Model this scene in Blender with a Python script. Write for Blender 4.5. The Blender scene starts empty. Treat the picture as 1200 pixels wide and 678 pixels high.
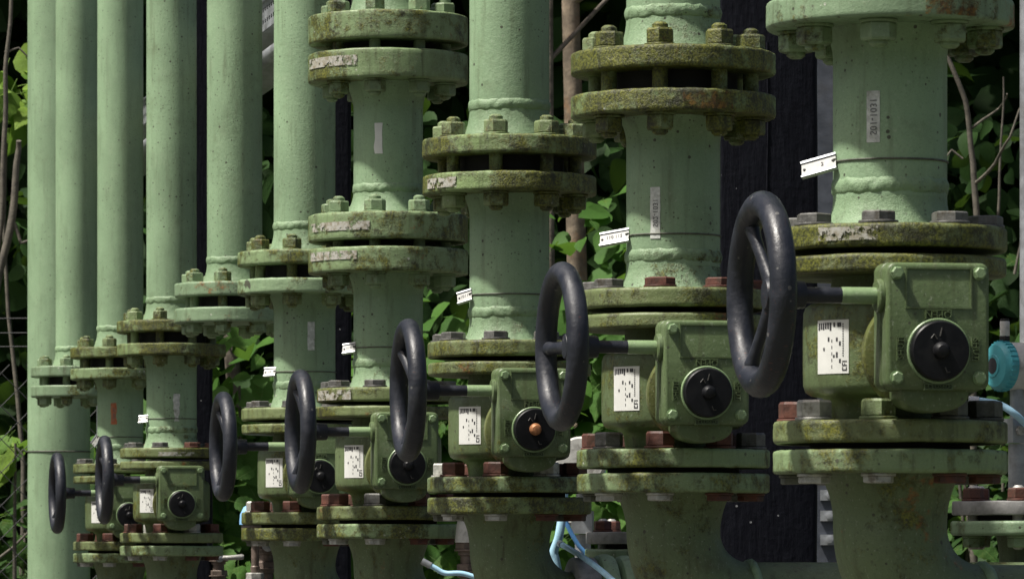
import bpy, math, random
import numpy as np
from mathutils import Vector, Matrix, noise as mnoise
R = math.radians
random.seed(7); rng = np.random.default_rng(7)
S = bpy.context.scene
COL = S.collection

# ------------------------------------------------------------------ camera
F = 5500.0            # focal length in pixels of the 1200 px wide photograph
CX, HY = 600.0, 640.0  # horizon row lies low in the picture (shifted lens)
CAMZ = 1.5
cam_d = bpy.data.cameras.new('camera'); cam = bpy.data.objects.new('camera', cam_d); COL.objects.link(cam)
cam.location = (0, 0, CAMZ); cam.rotation_euler = (R(90), 0, 0)
cam_d.sensor_width = 36; cam_d.lens = 36 * F / 1200.0
cam_d.shift_y = (HY - 339) / 1200.0
cam_d.clip_start = 0.1; cam_d.clip_end = 2000
cam_d.dof.use_dof = True; cam_d.dof.focus_distance = 6.3; cam_d.dof.aperture_fstop = 58
S.camera = cam
# ------------------------------------------------------------------ light
SUN_EL, SUN_ROT = 61.0, 247.0     # degrees; high, from the left and behind the camera
w = bpy.data.worlds.new('World'); S.world = w; w.use_nodes = True
nt = w.node_tree; nt.nodes.clear()
sky = nt.nodes.new('ShaderNodeTexSky'); sky.sky_type = 'NISHITA'; sky.sun_disc = False
sky.sun_elevation = R(SUN_EL); sky.sun_rotation = R(SUN_ROT); sky.air_density = 0.8; sky.dust_density = 6.0; sky.ozone_density = 0.3
bg = nt.nodes.new('ShaderNodeBackground'); bg.inputs[1].default_value = 0.053
wo = nt.nodes.new('ShaderNodeOutputWorld')
nt.links.new(sky.outputs[0], bg.inputs[0]); nt.links.new(bg.outputs[0], wo.inputs[0])
sd = bpy.data.lights.new('sun', 'SUN'); sd.energy = 4.4; sd.angle = R(2.5); sd.color = (1.0, 0.95, 0.87)
sun = bpy.data.objects.new('sun', sd); COL.objects.link(sun)
tosun = Vector((math.sin(R(SUN_ROT))*math.cos(R(SUN_EL)), math.cos(R(SUN_ROT))*math.cos(R(SUN_EL)), math.sin(R(SUN_EL))))
sun.rotation_euler = tosun.to_track_quat('Z', 'Y').to_euler(); sun.location = (-3, -3, 12)
S.view_settings.view_transform = 'Standard'; S.view_settings.look = 'None'
S.view_settings.exposure = 0.70; S.view_settings.gamma = 1.0

def px(x, y, d):      # a point d metres in front of the camera seen at pixel x, y of the photograph
    return Vector(((x-CX)/F*d, d, CAMZ+(HY-y)/F*d))

# ------------------------------------------------------------------ materials
class NG:
    def __init__(s, name):
        s.m = bpy.data.materials.new(name); s.m.use_nodes = True; s.t = s.m.node_tree; s.t.nodes.clear()
        s.out = s.n('ShaderNodeOutputMaterial'); s.geo = s.n('ShaderNodeNewGeometry')
        s.pos = s.geo.outputs['Position']
    def n(s, k, **kw):
        o = s.t.nodes.new(k)
        for a, b in kw.items(): setattr(o, a, b)
        return o
    def l(s, a, b): s.t.links.new(a, b)
    def put(s, sock, v):
        if hasattr(v, 'is_output'): s.l(v, sock)
        else: sock.default_value = v
    def scale(s, v, sc):
        o = s.n('ShaderNodeVectorMath', operation='MULTIPLY'); s.l(v, o.inputs[0]); o.inputs[1].default_value = sc
        return o.outputs[0]
    def noise(s, sc, det=3, rough=.55, vec=None, dist=0):
        o = s.n('ShaderNodeTexNoise'); s.l(vec or s.pos, o.inputs['Vector'])
        o.inputs['Scale'].default_value = sc; o.inputs['Detail'].default_value = det
        o.inputs['Roughness'].default_value = rough; o.inputs['Distortion'].default_value = dist
        return o.outputs[0]
    def vor(s, sc, vec=None):
        o = s.n('ShaderNodeTexVoronoi'); s.l(vec or s.pos, o.inputs['Vector']); o.inputs['Scale'].default_value = sc
        return o.outputs['Distance'], o.outputs['Color']
    def step(s, v, a, b, lo=0., hi=1.):
        o = s.n('ShaderNodeMapRange'); o.interpolation_type = 'SMOOTHSTEP'
        s.l(v, o.inputs[0])
        for k, q in zip((1, 2, 3, 4), (a, b, lo, hi)): o.inputs[k].default_value = q
        return o.outputs[0]
    def math(s, op, a, b=0.):
        o = s.n('ShaderNodeMath', operation=op); s.put(o.inputs[0], a); s.put(o.inputs[1], b); return o.outputs[0]
    def mix(s, f, a, b):
        o = s.n('ShaderNodeMix', data_type='RGBA')
        s.put(o.inputs[0], f)
        for k, v in ((6, a), (7, b)):
            s.put(o.inputs[k], v if hasattr(v, 'is_output') else (*v, 1))
        return o.outputs[2]
    def bump(s, h, st, dist):
        o = s.n('ShaderNodeBump'); o.inputs['Strength'].default_value = st; o.inputs['Distance'].default_value = dist
        s.l(h, o.inputs['Height']); return o.outputs[0]
    def bsdf(s, col, rough=.5, metal=0., normal=None, spec=.5, coat=0.):
        o = s.n('ShaderNodeBsdfPrincipled'); s.put(o.inputs['Base Color'], col if hasattr(col, 'is_output') else (*col, 1))
        s.put(o.inputs['Roughness'], rough); s.put(o.inputs['Metallic'], metal)
        o.inputs['Specular IOR Level'].default_value = spec
        o.inputs['Coat Weight'].default_value = coat
        if normal is not None: s.l(normal, o.inputs['Normal'])
        s.l(o.outputs[0], s.out.inputs[0]); return o

PIPE = (.220, .327, .194)
VALVE = (.090, .132, .056)
OLIVE = (.122, .130, .016); MOSSD = (.026, .029, .007)
def paint(name, base, moss=0., speck=.5, grime=.3, lichen=0., rust=0., rough=.48, lump=.0006, peel=0.):
    g = NG(name)
    n1 = g.noise(5, 4, .6)
    c = g.mix(g.step(n1, .3, .72), tuple(v*.86 for v in base), tuple(min(1, v*1.12) for v in base))
    # chalky sun-bleached clouds
    c = g.mix(g.step(g.noise(23, 6, .65), .5, .8, 0, .22), c, (.35, .43, .29))
    # runs and streaks
    st = g.noise(1.0, 5, .6, g.scale(g.pos, (70, 70, 7)))
    c = g.mix(g.step(st, .50, .76, 0, grime), c, (.055, .06, .025))
    c = g.mix(g.step(g.noise(1., 3, .5, g.scale(g.pos, (16, 16, 3.5))), .56, .60, 0, .16), c, tuple(min(1, v*1.45) for v in base))
    gr = g.noise(14, 8, .7)
    c = g.mix(g.step(gr, .52, .74, 0, grime*.8), c, (.07, .075, .03))
    fg = g.noise(420, 4, .75)
    c = g.mix(g.step(fg, .50, .74, 0, .45), c, tuple(v*.45 for v in base))
    c = g.mix(g.step(g.noise(260, 3, .7, g.scale(g.pos, (1, 1, .8))), .58, .75, 0, .35), c, (.40, .45, .36))
    h = g.math('ADD', g.noise(160, 4, .6), g.math('MULTIPLY', fg, .7))
    if peel:
        pk = g.step(g.noise(16, 3, .7, dist=.4), .62, .635, 0, peel)
        c = g.mix(pk, c, (.055, .05, .04))
    if moss:
        fine = g.noise(330, 3, .7); mid = g.math('ADD', g.noise(46, 8, .80), g.math('MULTIPLY', g.math('SUBTRACT', g.noise(9, 3, .5), .5), .7))
        mc = g.mix(g.step(fine, .36, .62), MOSSD, OLIVE)
        mc = g.mix(g.step(g.noise(30, 5, .7), .50, .66, 0, .75), mc, g.mix(g.step(fine, .4, .62), (.07, .078, .014), (.19, .19, .026)))
        mc = g.mix(g.step(g.noise(24, 6, .75, g.scale(g.pos, (1, 1, 1.6))), .50, .62, 0, .85), mc, (.015, .014, .008))
        mc = g.mix(g.step(g.noise(1., 5, .65, g.scale(g.pos, (95, 95, 16))), .50, .70, 0, .85), mc, (.015, .016, .008))
        k = g.step(mid, .68-.42*moss, .80-.32*moss, 0, .95)
        c = g.mix(k, c, mc)
        h = g.math('ADD', h, g.math('MULTIPLY', g.math('MULTIPLY', fine, k), 1.6))
    if rust:
        rk = g.step(g.noise(11, 6, .75), .66-.14*rust, .76-.12*rust, 0, .9)
        c = g.mix(rk, c, g.mix(g.step(g.noise(140, 3), .35, .65), (.055, .022, .010), (.28, .105, .022)))
    if speck:
        d, col = g.vor(75)
        sep = g.n('ShaderNodeSeparateColor'); g.l(col, sep.inputs[0])
        lim = g.math('MULTIPLY', g.step(sep.outputs[0], .45, 1.0), .17)
        sp = g.math('LESS_THAN', d, lim)
        c = g.mix(g.math('MULTIPLY', sp, speck), c, (.045, .045, .03))
        d2, col2 = g.vor(210)
        sep2 = g.n('ShaderNodeSeparateColor'); g.l(col2, sep2.inputs[0])
        s2 = g.math('MULTIPLY', g.math('LESS_THAN', d2, g.math('MULTIPLY', g.step(sep2.outputs[0], .5, 1.0), .30)), g.step(g.noise(9, 4, .7), .38, .62))
        c = g.mix(g.math('MULTIPLY', s2, speck), c, (.05, .055, .03))
    if lichen:
        d, col = g.vor(120)
        sep = g.n('ShaderNodeSeparateColor'); g.l(col, sep.inputs[0])
        lk = g.math('MULTIPLY', g.math('LESS_THAN', d, g.math('MULTIPLY', sep.outputs[1], .30)), g.step(g.noise(20, 5, .7), .66-.2*lichen, .74-.2*lichen))
        c = g.mix(g.math('MULTIPLY', lk, .85), c, (.42, .44, .37))
        h = g.math('ADD', h, lk)
    b1 = g.bump(h, .6, lump)
    o = g.bsdf(c, g.step(n1, .3, .8, rough-.06, rough+.14), 0, b1, .42)
    return g.m
def plain(name, col, rough=.5, metal=0., var=.25, sc=60, bump=.0004, dirt=None, dirtk=.5, coat=0., spec=.5):
    g = NG(name); n1 = g.noise(sc, 5, .65)
    c = g.mix(g.step(n1, .3, .75), tuple(v*(1-var) for v in col), tuple(min(1, v*(1+var)) for v in col))
    if dirt: c = g.mix(g.step(g.noise(sc*.6, 7, .72), .5, .68, 0, dirtk), c, dirt)
    g.bsdf(c, g.step(n1, .25, .8, max(.05, rough-.1), min(1, rough+.12)), metal, g.bump(g.noise(sc*4, 3), .5, bump), spec, coat)
    return g.m

M = {}
M['pipe'] = paint('green_pipe_paint', PIPE, moss=.0, speck=.9, grime=.42, lump=.001)
M['pipe_clean'] = paint('green_pipe_paint_clean', PIPE, moss=0, speck=.6, grime=.24, lump=.0008)
M['pipe_dirty'] = paint('green_pipe_paint_dirty', PIPE, moss=.14, speck=.8, grime=.5, rust=.25)
M['elbow'] = paint('green_elbow_paint', (.105, .145, .068), moss=.34, speck=.9, grime=.9, rust=.48, lump=.001)
M['neck'] = paint('green_neck_paint', (.200, .298, .170), moss=.18, speck=.9, grime=.4, lump=.0018, lichen=.15)
M['weld'] = paint('green_weld_paint', (.200, .298, .170), moss=.22, speck=.8, grime=.3, lump=.002, lichen=.2)
M['fl0'] = paint('green_flange_paint', (.187, .275, .162), moss=.34, speck=.9, grime=.7, lichen=.6, rust=.4, lump=.0009)
M['fl1'] = paint('green_flange_grimy', (.19, .27, .13), moss=.60, speck=.7, grime=.7, lichen=.4, rust=.2, lump=.001)
M['fl2'] = paint('green_flange_mossy', (.175, .25, .10), moss=.80, speck=.6, grime=.6, lichen=.35, rust=.3, lump=.0016)
M['fl3'] = paint('green_flange_peeling', (.22, .32, .18), moss=.42, speck=.6, grime=.4, lichen=.5, peel=.9, lump=.0014)
M['vflange'] = paint('valve_flange_paint', (.150, .190, .078), moss=.62, speck=.5, grime=.85, rust=.4, lump=.0009)
M['valve'] = paint('valve_green_paint', VALVE, moss=.16, speck=.7, grime=.55, rough=.40)
M['vdark'] = paint('valve_green_dark', (.060, .085, .038), moss=.3, speck=.6, grime=.8, rough=.6)  # darker valve green, set behind the gearbox lettering
M['vbody'] = paint('valve_body_paint', (.108, .150, .066), moss=.42, speck=.7, grime=.8, rough=.45)
M['sleeve'] = paint('sleeve_green', (.19, .28, .14), moss=.05, speck=.3, grime=.3, rough=.35)
M['olive'] = paint('olive_mount_paint', (.12, .14, .04), moss=.45, speck=.4, grime=.5)
M['nutg'] = paint('nut_green', (.19, .27, .15), moss=.50, speck=.5, grime=.4, lichen=.3, lump=.0012)
M['nutm'] = paint('nut_mossy', (.18, .24, .11), moss=.66, speck=.5, grime=.5, lichen=.6, rust=.35, lump=.0016)
M['nutred'] = plain('nut_red_primer', (.088, .030, .019), .65, 0, .45, 60, .001, (.035, .022, .012), .85)
M['nutgrey'] = plain('nut_grey_steel', (.13, .13, .122), .5, .3, .35, 80, .0008, (.055, .045, .028), .85)
M['nutwhite'] = plain('nut_zinc', (.40, .40, .375), .5, .3, .3, 80, .0006, (.10, .085, .055), .85)
M['stud'] = plain('stud_steel', (.10, .105, .085), .6, .3, .4, 120, .0008, (.05, .04, .02), .7)
M['gasket'] = plain('gasket_black', (.012, .012, .011), .8, 0, .3, 100, .0005)
M['black'] = plain('handwheel_black', (.014, .017, .025), .46, 0, .3, 22, .0003, (.045, .047, .052), .25)
def wheel_mat():
    g = NG('handwheel_black'); n1 = g.noise(30, 6, .7)
    c = g.mix(g.step(n1, .35, .7), (.009, .011, .017), (.017, .020, .029))
    c = g.mix(g.step(g.noise(13, 6, .75), .55, .72, 0, .5), c, (.045, .047, .05))
    sc = g.noise(1., 3, .6, g.scale(g.pos, (160, 160, 900)))
    c = g.mix(g.math('MULTIPLY', g.step(sc, .66, .70), g.step(g.noise(14, 3), .52, .58)), c, (.13, .045, .03))
    d, col = g.vor(95); sep = g.n('ShaderNodeSeparateColor'); g.l(col, sep.inputs[0])
    ch = g.math('LESS_THAN', d, g.math('MULTIPLY', g.step(sep.outputs[0], .72, 1.0), .22))
    c = g.mix(g.math('MULTIPLY', ch, .7), c, (.12, .12, .115))
    g.bsdf(c, g.step(n1, .3, .75, .34, .62), 0, g.bump(g.math('ADD', g.noise(90, 5, .7), g.math('MULTIPLY', ch, -.6)), .7, .0012), .45); return g.m
M['black'] = wheel_mat()
M['dial'] = plain('dial_black', (.005, .0055, .007), .45, 0, .3, 50, .0002, (.03, .03, .028), .25, spec=.25)
M['mark'] = plain('dial_mark', (.055, .053, .048), .6)
M['copper'] = plain('knob_copper', (.36, .16, .07), .5, .3, .3, 300)
M['white'] = plain('sticker_white', (.66, .67, .64), .5, 0, .05, 60, .0001)
M['tagwhite'] = plain('tag_white', (.33, .335, .32), .5, 0, .12, 90, .0001, (.2, .2, .17), .5)
M['paper'] = plain('sticker_paper', (.52, .54, .51), .7, 0, .25, 120, .0003, (.20, .22, .16), .8)
M['worn'] = plain('worn_label', (.37, .37, .33), .8, 0, .4, 110, .0006, (.17, .11, .05), .9)
def worn_mat():
    g = NG('worn_label'); n = g.noise(70, 7, .75)
    c = g.mix(g.step(g.noise(120, 5, .7), .4, .65), (.37, .37, .335), (.22, .20, .14))
    b = g.bsdf(c, .8); tr = g.n('ShaderNodeBsdfTransparent'); mx = g.n('ShaderNodeMixShader')
    g.l(g.step(n, .50, .56), mx.inputs[0]); g.l(b.outputs[0], mx.inputs[1]); g.l(tr.outputs[0], mx.inputs[2]); g.l(mx.outputs[0], g.out.inputs[0])
    return g.m
M['worn'] = worn_mat()
def rust_mat():
    g = NG('flaking_rust'); n = g.noise(55, 7, .8)
    c = g.mix(g.step(g.noise(170, 5, .7), .38, .64), (.05, .030, .012), (.20, .115, .022))
    b = g.bsdf(c, .9, 0, g.bump(n, .6, .002)); tr = g.n('ShaderNodeBsdfTransparent'); mx = g.n('ShaderNodeMixShader')
    g.l(g.step(n, .40, .56), mx.inputs[0]); g.l(b.outputs[0], mx.inputs[1]); g.l(tr.outputs[0], mx.inputs[2]); g.l(mx.outputs[0], g.out.inputs[0])
    return g.m
M['rustp'] = rust_mat()
M['paper_or'] = plain('sticker_orange', (.42, .13, .05), .7, 0, .3, 150, .0003, (.2, .22, .16), .6)
M['print'] = plain('print_black', (.03, .03, .035), .6)
M['pen'] = plain('pen_grey', (.13, .13, .13), .7)
M['zinc'] = plain('galvanised_steel', (.34, .36, .38), .45, .55, .22, 26, .0003, (.16, .15, .13), .4)
M['zincd'] = plain('dark_galvanised_steel', (.075, .085, .105), .5, .4, .25, 26, .0003, (.07, .07, .07), .5)  # galvanised steel in a darker tone, for the strut post
M['greyflange'] = plain('grey_flange', (.25, .25, .245), .55, .2, .25, 45, .0006, (.08, .08, .07), .6)
M['brass'] = plain('dull_fitting', (.15, .115, .095), .5, .3, .3, 60, .0004, (.05, .04, .03), .6)
M['teal'] = plain('teal_plastic', (.07, .36, .41), .4, 0, .12, 40, .0002, (.05, .10, .10), .25)
M['blue'] = plain('blue_plastic', (.24, .50, .78), .45, 0, .1, 40, .0002, (.10, .16, .22), .25)
M['hose'] = plain('light_blue_hose', (.36, .60, .76), .4, 0, .1, 30, .0002, (.12, .18, .2), .3)
M['hose2'] = plain('blue_hose', (.10, .27, .56), .4, 0, .1, 30, .0002)
M['housing'] = plain('white_housing', (.52, .52, .49), .45, 0, .12, 40, .0002, (.12, .11, .09), .7)
def post_mat():
    g = NG('post_black_paint'); st = g.noise(1., 4, .6, g.scale(g.pos, (220, 220, 30)))
    c = g.mix(g.step(st, .3, .75), (.0036, .004, .0072), (.009, .010, .015))
    d, col = g.vor(55); sep = g.n('ShaderNodeSeparateColor'); g.l(col, sep.inputs[0])
    sp = g.math('LESS_THAN', d, g.math('MULTIPLY', g.step(sep.outputs[0], .78, 1.0), .13))
    c = g.mix(g.math('MULTIPLY', sp, .8), c, (.30, .31, .32))
    g.bsdf(c, .5, 0, g.bump(g.math('ADD', st, g.noise(90, 4)), .7, .0012), .12); return g.m
M['post'] = post_mat()
def leaf_mat(name, a, b, trans=.35, vein=False):
    g = NG(name)
    rnd = g.geo.outputs['Random Per Island']
    oi = g.n('ShaderNodeObjectInfo')
    r2 = g.math('FRACT', g.math('ADD', rnd, oi.outputs['Random']))
    c = g.mix(r2, a, b)
    c = g.mix(g.step(g.noise(9, 4), .45, .75, 0, .5), c, tuple(v*.55 for v in a))
    h = g.noise(140, 3)
    if vein:
        tc = g.n('ShaderNodeTexCoord'); sp = g.n('ShaderNodeSeparateXYZ'); g.l(tc.outputs['Object'], sp.inputs[0])
        ax_ = g.math('ABSOLUTE', sp.outputs[0])
        v = g.math('FRACT', g.math('MULTIPLY', g.math('SUBTRACT', sp.outputs[1], g.math('MULTIPLY', ax_, .8)), 8.0))
        dv = g.math('ABSOLUTE', g.math('SUBTRACT', v, .5))
        ln = g.math('MAXIMUM', g.step(dv, .44, .5), g.step(ax_, .02, .008))
        c = g.mix(g.math('MULTIPLY', ln, .45), c, (.16, .25, .08))
        c = g.mix(g.step(g.noise(30, 4, .7), .5, .75, 0, .45), c, (.10, .12, .02))
        h = g.math('SUBTRACT', g.math('MULTIPLY', h, .4), g.math('MULTIPLY', ln, 1.0))
    d = g.n('ShaderNodeBsdfPrincipled'); g.l(c, d.inputs['Base Color']); d.inputs['Roughness'].default_value = .6
    d.inputs['Specular IOR Level'].default_value = .15
    g.l(g.bump(h, .6, .0025), d.inputs['Normal'])
    t = g.n('ShaderNodeBsdfTranslucent'); g.l(g.mix(.5, c, (.16, .30, .03)), t.inputs[0])
    mx = g.n('ShaderNodeMixShader'); mx.inputs[0].default_value = trans
    g.l(d.outputs[0], mx.inputs[1]); g.l(t.outputs[0], mx.inputs[2]); g.l(mx.outputs[0], g.out.inputs[0])
    return g.m
M['leaf'] = leaf_mat('leaf_green', (.045, .115, .022), (.085, .19, .036))
M['leafy'] = leaf_mat('leaf_yellow_green', (.10, .20, .03), (.19, .30, .045))
M['leaf1'] = leaf_mat('leaf_green_veined', (.045, .115, .022), (.085, .19, .036), .35, True)
M['leafy1'] = leaf_mat('leaf_yellow_green_veined', (.10, .20, .03), (.19, .30, .045), .35, True)
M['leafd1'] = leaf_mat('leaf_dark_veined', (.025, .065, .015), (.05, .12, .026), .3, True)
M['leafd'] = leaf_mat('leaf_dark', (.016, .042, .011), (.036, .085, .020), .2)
M['bark'] = plain('bark_grey_brown', (.17, .145, .115), .85, 0, .45, 22, .004, (.05, .045, .035), .7)
M['bark2'] = plain('bark_orange_brown', (.20, .16, .115), .85, 0, .5, 16, .004, (.26, .13, .05), .5)
M['twig'] = plain('twig_grey', (.105, .095, .075), .85, 0, .4, 40, .002)
M['wire'] = plain('fence_wire', (.035, .037, .038), .6, .3)
M['soil'] = plain('ground_grass_and_gravel', (.07, .075, .045), .95, 0, .5, 30, .01, (.05, .07, .03), .7)
M['sky_block'] = plain('sky_block_hill_soil', (.022, .030, .012), .95, 0, .5, 6, .02, (.012, .012, .008), .7)  # for the added hill that blocks the sky
M['concrete'] = plain('dark_gravel_bed', (.075, .072, .065), .9, 0, .2, 18, .002, (.03, .035, .02), .5)

# ------------------------------------------------------------------ mesh helpers
def mesh(name, verts, faces, mat, sharp=35):
    me = bpy.data.meshes.new(name); me.from_pydata([tuple(v) for v in verts], [], faces); me.update()
    me.materials.append(M[mat] if isinstance(mat, str) else mat)
    me.shade_smooth()
    if sharp is not None: me.set_sharp_from_angle(angle=R(sharp))
    return me
def ob(name, me, parent=None, loc=(0, 0, 0), rot=(0, 0, 0), **props):
    o = bpy.data.objects.new(name, me); COL.objects.link(o); o.location = loc; o.rotation_euler = rot
    if parent: o.parent = parent
    for k, v in props.items(): o[k] = v
    return o
def thing(name, label, cat, loc=(0, 0, 0), rotz=0, group=None):
    o = ob(name, None, None, loc, (0, 0, rotz)); o['label'] = label; o['category'] = cat
    if group: o['group'] = group
    return o
def lathe(prof, seg=56, wob=0., seed=0., wf=30.):
    """revolve (r, z) points about z; r = 0 ends close the shape"""
    V, Fc, rings = [], [], []
    for r, z in prof:
        if r < 1e-6: rings.append([len(V)]); V.append(Vector((0, 0, z))); continue
        ring = []
        for k in range(seg):
            a = 2*math.pi*k/seg; p = Vector((r*math.cos(a), r*math.sin(a), z))
            if wob:
                n = mnoise.noise_vector(p*wf + Vector((seed*7.3, seed*3.1, seed)))
                p += n*wob
            ring.append(len(V)); V.append(p)
        rings.append(ring)
    for A, B in zip(rings, rings[1:]):
        if len(A) == 1 and len(B) == 1: continue
        for k in range(seg):
            k2 = (k+1) % seg
            if len(A) == 1: Fc.append((A[0], B[k2], B[k]))
            elif len(B) == 1: Fc.append((A[k], A[k2], B[0]))
            else: Fc.append((A[k], A[k2], B[k2], B[k]))
    return V, Fc
def disc_prof(Rr, z0, z1, b=.003):
    return [(0, z0), (Rr-b, z0), (Rr-b*.3, z0+b*.3), (Rr, z0+b), (Rr, (z0+z1)/2), (Rr, z1-b), (Rr-b*.3, z1-b*.3), (Rr-b, z1), (0, z1)]
def ring_prof(ri, Rr, z0, z1, b=.003):
    return [(ri, z0)] + disc_prof(Rr, z0, z1, b)[1:-1] + [(ri, z1)]
def tube(path, rad, seg=12, cap=True, flat=1.0):
    path = [Vector(p) for p in path]; n = len(path)
    if not hasattr(rad, '__len__'): rad = [rad]*n
    V, Fc = [], []; up = None
    for i, p in enumerate(path):
        t = (path[min(i+1, n-1)] - path[max(i-1, 0)]).normalized()
        if up is None:
            up = Vector((0, 0, 1)) if abs(t.z) < .9 else Vector((1, 0, 0))
        s = t.cross(up).normalized(); up = s.cross(t).normalized()
        for k in range(seg):
            a = 2*math.pi*k/seg; V.append(p + (s*math.cos(a)*flat + up*math.sin(a))*rad[i])
    for i in range(n-1):
        for k in range(seg):
            k2 = (k+1) % seg; Fc.append((i*seg+k2, i*seg+k, (i+1)*seg+k, (i+1)*seg+k2))
    if cap: Fc.append(tuple(range(seg))); Fc.append(tuple((n-1)*seg+k for k in reversed(range(seg))))
    return V, Fc
def join(*parts):
    V, Fc = [], []
    for v, f in parts:
        o = len(V); V += list(v); Fc += [tuple(i+o for i in q) for q in f]
    return V, Fc
def xf(vf, mat):
    return [mat @ Vector(v) for v in vf[0]], vf[1]
def box(x0, x1, y0, y1, z0, z1):
    V = [(x, y, z) for x in (x0, x1) for y in (y0, y1) for z in (z0, z1)]
    return [Vector(v) for v in V], [(0, 1, 3, 2), (4, 6, 7, 5), (0, 4, 5, 1), (2, 3, 7, 6), (0, 2, 6, 4), (1, 5, 7, 3)]
def rrect(wd, ht, r, n=5):
    pts = []
    for cx, cy, a0 in ((wd/2-r, ht/2-r, 0), (-wd/2+r, ht/2-r, 90), (-wd/2+r, -ht/2+r, 180), (wd/2-r, -ht/2+r, 270)):
        for k in range(n+1):
            a = R(a0+90*k/n); pts.append((cx+r*math.cos(a), cy+r*math.sin(a)))
    return pts
def plate(pts, y0, y1, bev=.002, cx=0, cz=0):
    """outline in x,z pushed from y0 (back) to y1 (front, more negative) with a rounded front edge"""
    n = len(pts); cxm = sum(p[0] for p in pts)/n; czm = sum(p[1] for p in pts)/n
    def inset(d):
        res = []
        for i in range(n):
            a = Vector(pts[i-1]); b = Vector(pts[(i+1) % n]); t = (b-a).normalized(); nn = Vector((-t.y, t.x))
            res.append((pts[i][0]+nn.x*d, pts[i][1]+nn.y*d))
        return res
    loops = [(pts, y0), (pts, y1+bev), (inset(bev*.3), y1+bev*.3), (inset(bev), y1)]
    V, Fc = [], []
    for L, y in loops:
        for p in L: V.append(Vector((p[0]+cx, y, p[1]+cz)))
    for i in range(3):
        for k in range(n):
            k2 = (k+1) % n; Fc.append((i*n+k, i*n+k2, (i+1)*n+k2, (i+1)*n+k))
    Fc.append(tuple(3*n+k for k in range(n))); Fc.append(tuple(reversed(range(n))))
    return V, Fc
def cyl_patch(r, a0, a1, z0, z1, th=.0004, nu=10, nv=6, wav=0., seed=0.):
    """a sticker lying on a cylinder; angle from local -Y towards local -X"""
    V, Fc = [], []
    for j in range(nv+1):
        for i in range(nu+1):
            a = a0+(a1-a0)*i/nu; z = z0+(z1-z0)*j/nv
            if wav: a += wav*mnoise.noise(Vector((z*60, seed, i*.9)))
            V.append(Vector((-math.sin(a)*(r+th), -math.cos(a)*(r+th), z)))
    m = len(V)
    for v in V[:m]: V.append(Vector((v.x*(r-.0005)/(r+th), v.y*(r-.0005)/(r+th), v.z)))
    q = nu+1
    for j in range(nv):
        for i in range(nu):
            a = j*q+i; Fc.append((a, a+q, a+q+1, a+1))
    rim = [i for i in range(q)] + [j*q+nu for j in range(1, nv+1)] + [nv*q+i for i in range(nu-1, -1, -1)] + [j*q for j in range(nv-1, 0, -1)]
    for a, b in zip(rim, rim[1:]+rim[:1]): Fc.append((a, b, b+m, a+m))
    return V, Fc
_txt = {}
def text(s, size, extr=.0006):
    """lettering as a mesh in x,y centred on the origin"""
    if (s, size) not in _txt:
        cu = bpy.data.curves.new('t', 'FONT'); cu.body = s; cu.size = size; cu.extrude = extr/2
        cu.align_x = 'CENTER'; cu.align_y = 'CENTER'; cu.resolution_u = 2
        t = bpy.data.objects.new('t', cu); COL.objects.link(t); bpy.context.view_layer.update()
        me = bpy.data.meshes.new_from_object(t.evaluated_get(bpy.context.evaluated_depsgraph_get()))
        _txt[(s, size)] = ([v.co.copy() for v in me.vertices], [tuple(p.vertices) for p in me.polygons])
        bpy.data.objects.remove(t); bpy.data.curves.remove(cu); bpy.data.meshes.remove(me)
    return _txt[(s, size)]
def torus(Rr, r, nu=56, nv=16):       # round the x axis
    V, Fc = [], []
    for i in range(nu):
        a = 2*math.pi*i/nu
        for j in range(nv):
            b = 2*math.pi*j/nv; q = Rr+r*math.cos(b); V.append(Vector((r*math.sin(b), q*math.cos(a), q*math.sin(a))))
    for i in range(nu):
        for j in range(nv):
            i2, j2 = (i+1) % nu, (j+1) % nv; Fc.append((i*nv+j, i*nv+j2, i2*nv+j2, i2*nv+j))
    return V, Fc
_cache = {}
def cached(key, fn):
    if key not in _cache: _cache[key] = fn()
    return _cache[key]

# ------------------------------------------------------------------ the row of pipes
TH = R(11.0)                       # the row runs 11 degrees off the view axis
DEP = [4.70+.998*i for i in range(10)]
LINE = {0: (1043, 494), 1: (789, 527), 2: (597, 559), 3: (455, 593), 4: (357, 600), 5: (275, None), 6: (201, 624), 7: (141, 634), 8: (90, None)}
WORD = ['nearest, rightmost', 'second from the right', 'third from the right', 'fourth from the right', 'fifth from the right', 'sixth from the right', 'seventh from the right', 'eighth from the right', 'ninth from the right']
PR = .0570                         # pipe radius
BC = .095                          # bolt circle radius
def nut_mesh(mat, h, rc=.0178, variant=0):
    def f():
        v = lathe([(0, 0), (rc*.92, 0), (rc, h*.10), (rc, h*.86), (rc*.90, h), (rc*.6, h*1.0), (0, h)], 6, .0004, variant*3.3, 60)
        ws = lathe(disc_prof(rc*1.08, -.0028, .0003, .0008), 18)
        return mesh('nut', *join(v, ws), mat, 25)
    return cached(('nut', mat, round(h, 4), round(rc, 4), variant), f)
def stud_mesh(mat, L, r=.0098):
    return cached(('stud', mat, round(L, 4), r), lambda: mesh('stud', *lathe([(0, 0), (r*.6, .0), (r, .003), (r, L/2), (r, L-.003), (r*.6, L), (0, L)], 12), mat))
def bolts(parent, z, mats, h, up=True, n=8, bc=BC, rc=.0178, rr=None, name='nut'):
    for k in range(n):
        a = R(22.5+360/n*k if n == 8 else 360/n*k+20)
        m = mats if isinstance(mats, str) else mats[k % len(mats)]
        o = ob(name, nut_mesh(m, h, rc, k % 3), parent, (bc*math.sin(a)*-1, -bc*math.cos(a), z + (.0028 if up else -.0028)), (0 if up else math.pi, 0, random.uniform(0, 6.28)))
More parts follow.
